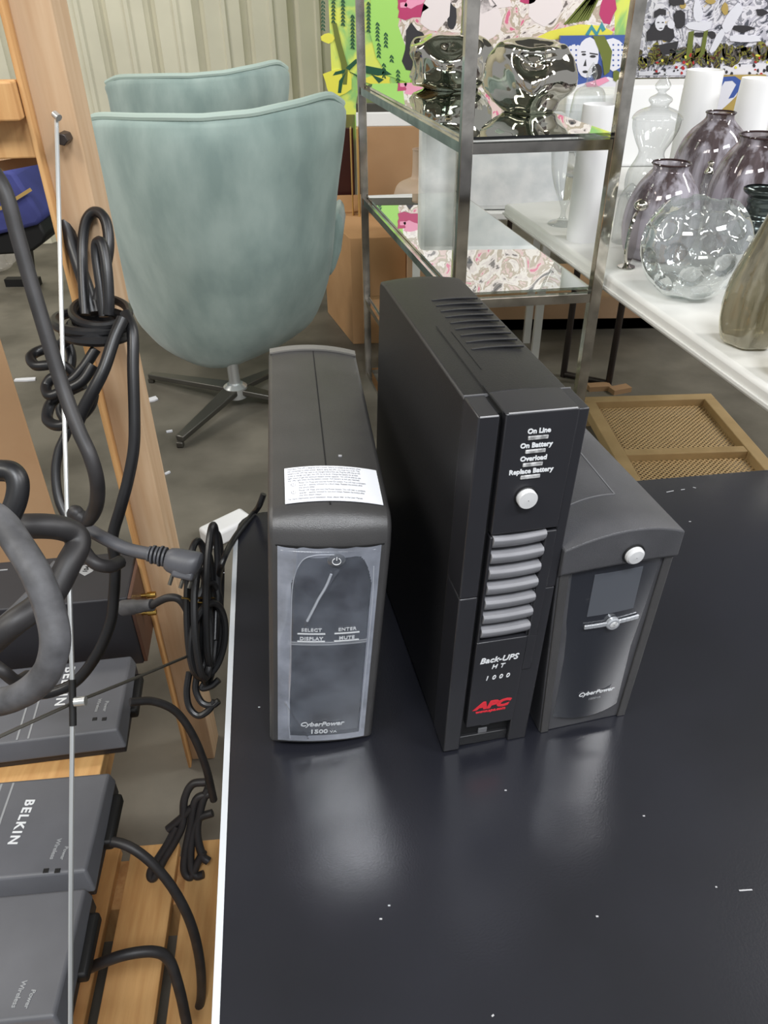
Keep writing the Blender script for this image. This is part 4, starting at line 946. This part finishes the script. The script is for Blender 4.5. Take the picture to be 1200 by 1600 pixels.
# nearest, out of the rack towards the camera
bm = B(); tube(bm, [T(-30, 800, .50), T(0, 812, .49), T(28, 850, .48), T(58, 900, .47), T(80, 960, .47), T(86, 1010, .47), T(70, 1055, .48), T(35, 1085, .49), T(-10, 1098, .50), T(-40, 1090, .5)], .0092)
tag(obj('grey_cable', bm, 'cordg'), 'thick dusty grey cable looping in the left foreground', 'cable')
bm = B(); tube(bm, [T(-30, 842, .62), T(10, 826, .62), T(50, 822, .62), T(90, 824, .63), T(116, 834, .64), T(122, 852, .64), T(108, 880, .63), T(84, 925, .62), T(55, 950, .61), T(20, 975, .6), T(-20, 1010, .6)], .0105)
tag(obj('black_cable', bm, 'cordbr'), 'thick black cable bending over the receiver box at the left', 'cable')
bm = B(); tube(bm, [T(-30, 735, .55), T(-5, 735, .55), T(18, 738, .55), T(28, 755, .55), T(24, 785, .55), T(8, 815, .55), T(-20, 835, .55)], .0080)
tag(obj('black_cable', bm, 'cord'), 'small black cable loop at the left edge in front of the cardboard', 'cable')
bm = B(); tube(bm, [T(-20, 990, .7), T(20, 955, .71), T(50, 925, .72), T(90, 880, .73)], .0045)
tag(obj('black_cable', bm, 'cordg'), 'thin dusty cable slanting up behind the thick foreground loop', 'cable')
bm = B(); tube(bm, [T(-20, 1030, .8), T(6, 1050, .8), T(26, 1064, .82), T(44, 1056, .84)], .0068)
tag(obj('black_cable', bm, 'cordbr'), 'short black cable end below the thick foreground loop at the left edge', 'cable')
# hank lying on the pallet
bm = B()
for P in ([(322, 1222), (300, 1226), (288, 1250), (286, 1285), (276, 1310), (258, 1340), (240, 1372), (236, 1360), (262, 1318), (276, 1290)], [(330, 1240), (306, 1250), (298, 1290), (290, 1330), (288, 1360), (298, 1370), (308, 1350), (318, 1330)], [(332, 1270), (310, 1280), (300, 1310), (298, 1350), (306, 1368), (318, 1366)], [(325, 1232), (314, 1262), (308, 1300), (316, 1336), (326, 1346)], [(262, 1296), (272, 1288), (286, 1276), (300, 1262)]):
    tube(bm, [T(x, y, 1.28) for x, y in P], .0068)
tag(obj('cord_hank', bm, 'cordbr'), 'bunched black cord drooping onto the pallet beside the table edge', 'cable')

# cardboard box behind the rack, corrugated sheet and upholstered stool farther back
e_ = Y(88, 808, 1.62)
bm = B(); box(bm, -.5, 0, 0, .30, 0, .95, Matrix.Translation((e_.x, 1.62, 0)) @ Matrix.Rotation(math.radians(30), 4, 'Z')); tag(obj('cardboard_box', bm, 'card', smooth=False, bevel=.004), 'tall brown cardboard box on the floor at the left behind the pine rack', 'box')
bm = B(); a_, b_, c_ = Y(-40, 240, 1.12), Y(66, 239, 1.10), Y(66, 246, 1.10); slab(bm, [Y(-60, 262, .98), Y(64, 240, 1.09), Y(62, 240, 1.30), Y(-60, 240, 1.25)], (0, 0, -.012)); tag(obj('cardboard_sheet', bm, 'card', smooth=False), 'corrugated cardboard sheet lying under the upper rack beam at the left', 'sheet')
stt = Y(20, 380, 3.1)
st = thing('upholstered_stool', 'stool with slanting blue cushion and black underside behind the pine rack', 'stool', (stt.x, 3.2, 0))
bm = B(); slab(bm, [Y(x, y, 3.05) for x, y in ((-60, 250), (20, 268), (66, 340), (60, 352), (20, 362), (-60, 380))], (0, .3, .0)); obj('cushion', bm, 'blue', st, world=True, bevel=.015)
bm = B(); slab(bm, [Y(x, y, 3.08) for x, y in ((-20, 372), (60, 346), (72, 368), (68, 380), (52, 392), (40, 396), (-20, 400))], (0, .22, 0)); obj('under_shell', bm, 'blackdk', st, world=True, bevel=.01)
bm = B(); bar(bm, Y(0, 326, 3.03), Y(48, 296, 3.03), .01, .012); obj('side_bar', bm, 'gold', st, world=True)
f_ = Z(45, 440, .02); bm = B(); bar(bm, f_+Vector((.02, 0, 0)), Y(42, 385, 3.1), .03, .03, up=(0, 1, 0)); bar(bm, f_+Vector((-.12, .0, 0)), f_+Vector((.06, 0, 0)), .05, .04); obj('leg', bm, 'blackdk', st, world=True)
bm = B(); r_ = bmesh.ops.create_icosphere(bm, subdivisions=4, radius=1); p_ = Z(-5, 425, .0)
for v in bm.verts:
    n = v.co.copy(); k = 1+.22*math.sin(7*n.x+4*n.z)*math.cos(6*n.y+3*n.x); v.co = Vector((n.x*.14*k, n.y*.10*k, (n.z+1)*.12*k))+p_
tag(obj('plastic_bag', bm, 'bag'), 'crumpled clear plastic bag on the floor at the far left edge', 'bag')
# litter on the floor
for px, py, l, w_, a_, nm, lab in ((40, 594, .085, .028, .05, 'paper_scrap', 'white paper roll scrap on the floor right of the cardboard box'), (238, 625, .042, .035, .5, 'paper_scrap', 'white torn scrap on the floor left of the chair foot'), (265, 675, .022, .009, .3, 'paper_scrap', 'tiny white scrap on the floor below the chair foot'), (180, 702, .03, .015, .1, 'paper_scrap', 'pale scrap on the floor left of the timber post'), (262, 740, .02, .008, .8, 'paper_scrap', 'pale chip on the floor right of the timber post')):
    p_ = Z(px, py, 0); M = Matrix.Translation(p_) @ Matrix.Rotation(a_, 4, 'Z')
    bm = B(); slab(bm, [M @ Vector(q) for q in ((-l/2, -w_*.4, 0), (l*.1, -w_/2, 0), (l/2, -w_*.3, 0), (l*.45, w_/2, 0), (-l*.2, w_*.4, 0), (-l/2, w_*.3, 0))], (0, 0, .006)); tag(obj(nm, bm, 'paper', smooth=False), lab, 'scrap')
p_ = Z(358, 826, .28)
bm = B(); M = Matrix.Translation(Z(356, 836, .0)) @ Matrix.Rotation(.75, 4, 'Z'); box(bm, -.075, .075, -.035, .035, 0, .05, M)
tag(obj('power_adaptor', bm, 'white', bevel=.010, seg=3), 'white plastic adaptor block on the floor behind the cord hank', 'adaptor')

# ================================================================ THINGS BEHIND THE DISPLAY RACK
def pbox(name, label, cat, x0, x1, yt, yb, y, depth, m_, yaw=0, bevel=.004, group=None, floor=False, z0=None):
    a, b = Y(x0, yt, y), Y(x1, yb, y)
    zb = 0 if floor else (b.z if z0 is None else z0)
    bm = B(); box(bm, a.x, b.x, 0, depth, zb, a.z)
    bmesh.ops.transform(bm, matrix=Matrix.Translation((a.x, y, 0)) @ Matrix.Rotation(yaw, 4, 'Z') @ Matrix.Translation((-a.x, 0, 0)), verts=bm.verts)
    return tag(obj(name, bm, m_, smooth=False, bevel=bevel), label, cat, group)
# cardboard box on the floor, seen on its corner
c0, cl, cr_ = Z(552, 538, 0), Z(512, 488, 0), Z(634, 535, 0)
hb = Y(553, 372, c0.y).z
bx = thing('cardboard_box', 'open cardboard box on the floor between the lounge chair and the chrome rack', 'box', c0)
bm = B(); d1 = cl-c0; d2 = (cr_-c0); slab(bm, [c0, c0+d2, c0+d2+d1, c0+d1], (0, 0, hb)); obj('carton', bm, 'card2', bx, world=True, smooth=False, bevel=.003)
zz = Vector((0, 0, hb)); bm = B(); slab(bm, [c0+d1+zz, c0+d1+d2+zz, c0+d1+d2+zz+Vector((.0, .10, .05)), c0+d1+zz+Vector((-.02, .10, .05))], (0, 0, .006)); obj('flap', bm, 'card2', bx, world=True, smooth=False)
pbox('cardboard_box', 'brown cardboard carton stacked under a white lid behind the chrome rack', 'box', 556, 668, 198, 356, 3.66, .22, 'card', 0, z0=hb+.001)
pbox('white_tray', 'shallow white tray on top of the brown carton behind the chrome rack', 'tray', 556, 664, 176, 197, 3.66, .22, 'white')
pbox('dark_board', 'thin dark grey board laid on the white tray behind the chrome rack', 'board', 556, 660, 161, 175, 3.67, .25, 'dsteel')
pbox('maroon_cabinet', 'dark maroon cabinet showing between the lounge chair and gilt frames', 'cabinet', 500, 556, 200, 352, 3.80, .4, 'maroon', floor=True)
pbox('gilt_frame', 'gilt picture frame standing edge on beside the maroon cabinet', 'frame', 546, 553, 200, 350, 3.62, .05, 'gold', floor=True)
pbox('gilt_frame', 'second gilt frame edge, right of the first and touching the carton', 'frame', 556, 563, 200, 352, 3.60, .05, 'gold', floor=True)
# stoneware bottle
b0 = Y(655, 345, 3.25)
o, base, P = vessel('stoneware_bottle', 'beige matt bottle with round body behind the middle glass shelf', 'bottle', 655, 352, [(30, 0), (38, 10), (42, 35), (36, 62), (20, 72), (13, 78), (12, 116), (13, 119)], 'beige', z0=b0.z-.02)
sb = base
bm = B(); box(bm, sb.x-.05, sb.x+.14, sb.y-.09, sb.y+.12, 0, sb.z); tag(obj('crate', bm, 'cardpale', smooth=False), 'pale carton carrying the beige bottle behind the chrome rack', 'box')
pbox('wrapped_slab', 'large white wrapped foam slab standing behind the folding table', 'package', 658, 880, 186, 330, 3.03, .16, 'foam', z0=sz3+.001, bevel=.02)
pbox('storage_box', 'white storage box behind the tall white cylinder beside the chrome rack', 'box', 886, 966, 150, 330, 3.50, .3, 'foam', z0=TZ+.001, bevel=.01)
pbox('storage_box', 'white storage box behind the clear jar with the pointed lid', 'box', 986, 1066, 134, 330, 3.20, .22, 'white', z0=TZ+.001, bevel=.01)
pbox('cardboard_box', 'long low pale carton lying under the tables behind the dark legs', 'box', 700, 1012, 468, 524, 3.35, .5, 'cardpale', floor=False, z0=.07)
pbox('gap_shade_block', 'black block standing in for the shade under the long low pale carton', 'shade block', 690, 1030, 520, 540, 3.40, .45, 'blackdk', floor=False, z0=0)  # black filler for the dark gap below the carton, painted shade
for px, py, l, a_ in ((935, 608, .09, .1), (968, 612, .08, .35)):
    p_ = Z(px, py, 0); bm = B(); box(bm, -l/2, l/2, -.02, .02, 0, .02, Matrix.Translation(p_) @ Matrix.Rotation(a_, 4, 'Z')); tag(obj('wood_offcut', bm, 'card', smooth=False), 'small pale wood offcut on the floor behind the cane panel, %s' % ('nearer the chrome post' if px < 950 else 'at the dark table leg'), 'offcut')

# ---------------------------------------------------------------- paintings
def painting(name, label, x0, x1, yt, yb, y, m_):
    a, b = Y(x0, yt, y), Y(x1, yb, y)
    t = thing(name, label, 'painting', (a.x, y, b.z))
    bm = B(); box(bm, a.x, b.x, y, y+.035, b.z, a.z); obj('canvas', bm, m_, t, world=True, smooth=False); return t
def decal(t, name, polys, m_, y, lift):
    bm = B()
    for P in polys: slab(bm, [Y(px, py, y)+Vector((0, -lift, 0)) for px, py in P], (0, lift*.8, 0))
    return obj(name, bm, m_, t, world=True, smooth=False)
def blob(cx, cy, rx, ry, n=12, j=0, rot=0):
    out = []
    for i in range(n):
        a = 2*PI*i/n; k = 1+j*random.uniform(-1, 1); x, y = rx*k*math.cos(a), ry*k*math.sin(a)
        out.append((cx+x*math.cos(rot)-y*math.sin(rot), cy+x*math.sin(rot)+y*math.cos(rot)))
    return out
MT['jungle'] = collage('jungle_paint', [(70, 140, 70), (120, 190, 70), (170, 215, 80), (150, 200, 120), (222, 232, 110), (235, 236, 90)], 3.6, .6)
MT['jungle'].node_tree.nodes['Color Ramp'].color_ramp.interpolation = 'EASE'
MT['pop'] = collage('pop_collage_paint', [(60, 58, 62), (120, 112, 108), (225, 214, 210), (240, 232, 226), (190, 176, 158), (226, 200, 196), (222, 120, 150)], 6.5, 2.2)
MT['mono'] = collage('monochrome_collage_paint', [(44, 44, 52), (90, 92, 102), (196, 194, 206), (232, 230, 238), (150, 150, 160), (222, 220, 228), (206, 180, 110)], 8, 2.5)
MT['splash'] = collage('splash_paint', [(54, 44, 44), (120, 56, 46), (70, 62, 48), (140, 136, 60), (60, 58, 60), (120, 112, 104), (70, 90, 70)], 16, 2.0)
MT['bluedot'] = mat('blue_paint', (70, 96, 168), .3); MT['pgreen'] = mat('leaf_green_paint', (34, 84, 60), .4); MT['pbrown'] = mat('olive_brown_paint', (110, 120, 50), .4)
MT['ppink'] = mat('magenta_paint', (190, 60, 110), .4); MT['ppink2'] = mat('pink_paint', (240, 160, 190), .4); MT['ppale'] = mat('pale_figure_paint', (236, 226, 226), .4); MT['pdark'] = mat('charcoal_paint', (52, 50, 54), .4)
MT['pyel'] = mat('yellow_paint', (232, 226, 84), .4); MT['pteal'] = mat('teal_paint', (70, 150, 160), .4); MT['plime'] = mat('lime_paint', (168, 222, 110), .4); MT['plav'] = mat('pale_lilac_paint', (232, 232, 242), .4); MT['pgold'] = mat('ochre_paint', (186, 160, 90), .4)
MT['pred'] = mat('red_paint', (190, 50, 50), .4)
yp = 4.62
t1 = painting('canvas_painting', 'bright green and yellow painting with hanging leaf sprigs left of the chrome rack', 499, 962, -330, 212, yp, 'jungle')
random.seed(3)
decal(t1, 'painted_collage', [[(636, -50), (600, -320), (960, -320), (960, 0), (960, 150), (900, 170), (830, 160), (770, 190), (700, 190), (664, 150), (640, 90), (622, 40), (630, 0)]], 'pop', yp, .004)
sprigs = []
for x, y0, y1 in ((505, 0, 46), (521, -6, 32), (536, -2, 34), (551, 22, 70), (576, 2, 44), (590, 34, 60), (603, 50, 72), (592, 66, 84), (612, 85, 92), (600, 98, 120), (622, 108, 126)):
    n = int((y1-y0)/6)+1
    for i in range(n):
        y_ = y0+6*i; sprigs += [[(x, y_), (x-2.2, y_+2), (x-3.4, y_+6), (x-.6, y_+5)], [(x, y_+1), (x+2.2, y_+3), (x+3.4, y_+7), (x+.6, y_+6)]]
for i, P in enumerate(sprigs): pass
decal(t1, 'painted_leaves', sprigs, 'pgreen', yp, .006)
decal(t1, 'painted_palm', [[(519, 36), (526, 36), (534, 70), (544, 105), (542, 132), (536, 132), (533, 100), (524, 66)]], 'pbrown', yp, .0055)
decal(t1, 'painted_palm_leaves', [[(540, 106), (556, 92), (562, 94), (546, 110)], [(540, 108), (524, 112), (520, 118), (538, 114)], [(541, 112), (530, 126), (528, 145), (533, 145), (536, 126)], [(543, 110), (556, 118), (566, 130), (560, 118)], [(560, 100), (600, 108), (612, 116), (590, 118), (566, 112)], [(580, 116), (600, 124), (592, 130)]], 'pgreen', yp, .006)
decal(t1, 'painted_yellow_field', [blob(528, 128, 24, 22, 12, .2), blob(512, 60, 10, 8, 9, .2), blob(590, 126, 22, 8, 10, .2), [(822, 66), (860, 48), (905, 38), (940, 40), (958, 50), (950, 62), (900, 60), (860, 62)]], 'pyel', yp, .0048)
decal(t1, 'painted_lime_field', [[(580, -40), (640, -40), (626, 30), (634, 70), (646, 110), (640, 130), (606, 118), (588, 90), (578, 50)]], 'plime', yp, .0035)
decal(t1, 'painted_flower', [blob(640, 12, 24, 16, 14, .3), blob(826, 0, 12, 6, 9, .3), blob(950, 14, 12, 20, 9, .3)], 'ppink', yp, .0055)
decal(t1, 'painted_petals', [blob(648, 0, 16, 12, 10, .3), blob(630, 8, 6, 5, 8, .2)], 'ppink2', yp, .0065)
decal(t1, 'painted_figure', [blob(680, 16, 22, 34, 14, .1, .4), blob(760, 30, 22, 34, 12, .15), [(740, 0), (795, -5), (800, 10), (770, 14), (752, 22)], blob(850, 12, 28, 26, 12, .15)], 'ppale', yp, .0055)
decal(t1, 'painted_shadow', [blob(648, 78, 20, 36, 14, .25), blob(706, 26, 8, 22, 10, .2), blob(738, 100, 30, 40, 10, .3)], 'pdark', yp, .005)
decal(t1, 'painted_zigzag', [[(914, 54), (924, 38), (932, 50), (940, 34), (946, 46), (941, 50), (938, 44), (932, 58), (924, 46), (919, 56)]], 'pteal', yp, .0065)
decal(t1, 'painted_strands', [[(880+i*5, 38-i), (884+i*5, 39-i), (924+i*2, -6), (918+i*2, -6)] for i in range(8)], 'pbrown', yp, .006)
y2 = 4.57
t2 = painting('canvas_painting', 'small painting of a pale face with green hair against blue, behind the rack', 876, 978, 56, 150, y2, 'bluedot')
decal(t2, 'painted_ground', [blob(958, 84, 20, 26, 12, .1), blob(898, 84, 14, 16, 12, .1), [(876, 135), (905, 132), (950, 120), (978, 128), (978, 150), (876, 150)]], 'plav', y2, .003)
decal(t2, 'painted_dots', [blob(x, y_, 1.6, 1.6, 6) for x in (892, 900, 950, 958, 966, 972) for y_ in (70, 78, 86, 94, 102)], 'bluedot', y2, .0036)
decal(t2, 'painted_face', [blob(918, 90, 17, 32, 16, .02, .12)], 'plav', y2, .0044)
decal(t2, 'painted_features', [blob(912, 85, 3.6, 1.8, 8), blob(926, 88, 5, 2.2, 8), [(921, 82), (934, 84), (934, 86), (921, 84)], [(908, 80), (915, 80), (915, 81.5), (908, 82)], blob(914, 112, 4.5, 2.2, 8), [(915, 92), (911, 103), (916, 103)], blob(933, 112, 8, 14, 9, .1)], 'pdark', y2, .0055)
decal(t2, 'painted_hair', [[(926, 56), (944, 56), (956, 80), (952, 112), (944, 118), (940, 90)], blob(963, 118, 6, 9, 8, .2)], 'pbrown', y2, .0058)
decal(t2, 'painted_orange', [[(914, 130), (946, 120), (952, 126), (920, 142)]], 'ppink2', y2, .006)
y3 = 4.95
t3 = painting('canvas_painting', 'large black and white collage painting with coloured splashes along its bottom, at the right', 998, 1290, -260, 118, y3, 'mono')
decal(t3, 'painted_ground', [[(998, 112), (1290, 92), (1290, 118), (998, 118)]], 'plav', y3, .004)
random.seed(9)
decal(t3, 'painted_splashes', [blob(998+i*7.6+random.uniform(-3, 3), 92-i*.3+random.uniform(-8, 10), random.uniform(6, 12), random.uniform(7, 17), 9, .35) for i in range(38)], 'splash', y3, .006)
decal(t3, 'painted_drops', [blob(random.uniform(1000, 1285), random.uniform(98, 120), random.uniform(1, 3), random.uniform(1.2, 3.2), 7, .2) for i in range(46)], 'pdark', y3, .0068)
decal(t3, 'painted_drops', [blob(random.uniform(1000, 1285), random.uniform(84, 116), random.uniform(1, 2.8), random.uniform(1.2, 3), 7, .2) for i in range(20)], 'pred', y3, .0074)
decal(t3, 'painted_drops', [blob(random.uniform(1000, 1285), random.uniform(84, 112), random.uniform(1, 3.4), random.uniform(1.2, 3), 7, .2) for i in range(14)], 'pyel', y3, .0078)
# a man at a table, loosely: dark suit, pale face, hair
decal(t3, 'painted_suit', [[(1010, 50), (1022, 36), (1036, 40), (1050, 38), (1054, 58), (1046, 66), (1034, 62), (1010, 64)], blob(1062, 30, 10, 14, 9, .2), [(1020, 72), (1060, 64), (1056, 82), (1024, 88)], blob(1092, 54, 8, 4, 8, .2), blob(1112, 54, 7, 6, 8, .2), blob(1160, 44, 16, 6, 8, .3), blob(1190, 20, 10, 6, 8, .3)], 'pdark', y3, .006)
decal(t3, 'painted_faces', [blob(1031, 36, 8, 12, 12, .05), blob(1048, 38, 6, 7, 10, .05), blob(1093, 40, 20, 8, 10, .2), blob(1142, 30, 10, 26, 10, .2, .5), blob(1165, 60, 26, 6, 10, .2), blob(1120, 64, 6, 22, 9, .2, .5), blob(1090, 20, 8, 18, 9, .25)], 'plav', y3, .0075)
decal(t3, 'painted_hair', [[(1022, 28), (1022, 18), (1030, 13), (1040, 15), (1040, 24), (1032, 22), (1026, 26)], blob(1058, 2, 12, 7, 9, .2), blob(1028, 35, 2, 1, 6), blob(1035, 35, 2, 1, 6), blob(1032, 44, 3, .8, 6)], 'pdark', y3, .009)
decal(t3, 'painted_green_legs', [[(1076, 50), (1084, 48), (1080, 90), (1070, 96)], [(1100, 46), (1106, 46), (1100, 84), (1092, 92)]], 'pbrown', y3, .007)
decal(t3, 'painted_ochre', [blob(1132, 14, 5, 9, 8, .2), blob(1066, 8, 5, 6, 8, .2), blob(1110, 2, 8, 5, 8, .2)], 'pgold', y3, .008)
y4 = 4.90
t4 = painting('canvas_painting', 'small painting with a blue arch and green stripes between the two tall white cylinders', 1112, 1182, 118, 182, y4, 'pgold')
decal(t4, 'painted_pale_arch', [[(1124, 130), (1134, 122), (1150, 122), (1156, 134), (1150, 150), (1140, 160), (1122, 176), (1112, 176), (1118, 150)]], 'plav', y4, .003)
decal(t4, 'painted_blue_arch', [[(1120, 132), (1130, 120), (1148, 119), (1158, 126), (1158, 136), (1146, 152), (1138, 154), (1150, 132), (1144, 126), (1132, 127), (1124, 140)]], 'bluedot', y4, .0045)
decal(t4, 'painted_green_stripe', [[(1112, 124), (1120, 122), (1116, 160), (1112, 166)], [(1160, 122), (1166, 122), (1164, 150), (1160, 150)]], 'plime', y4, .005)
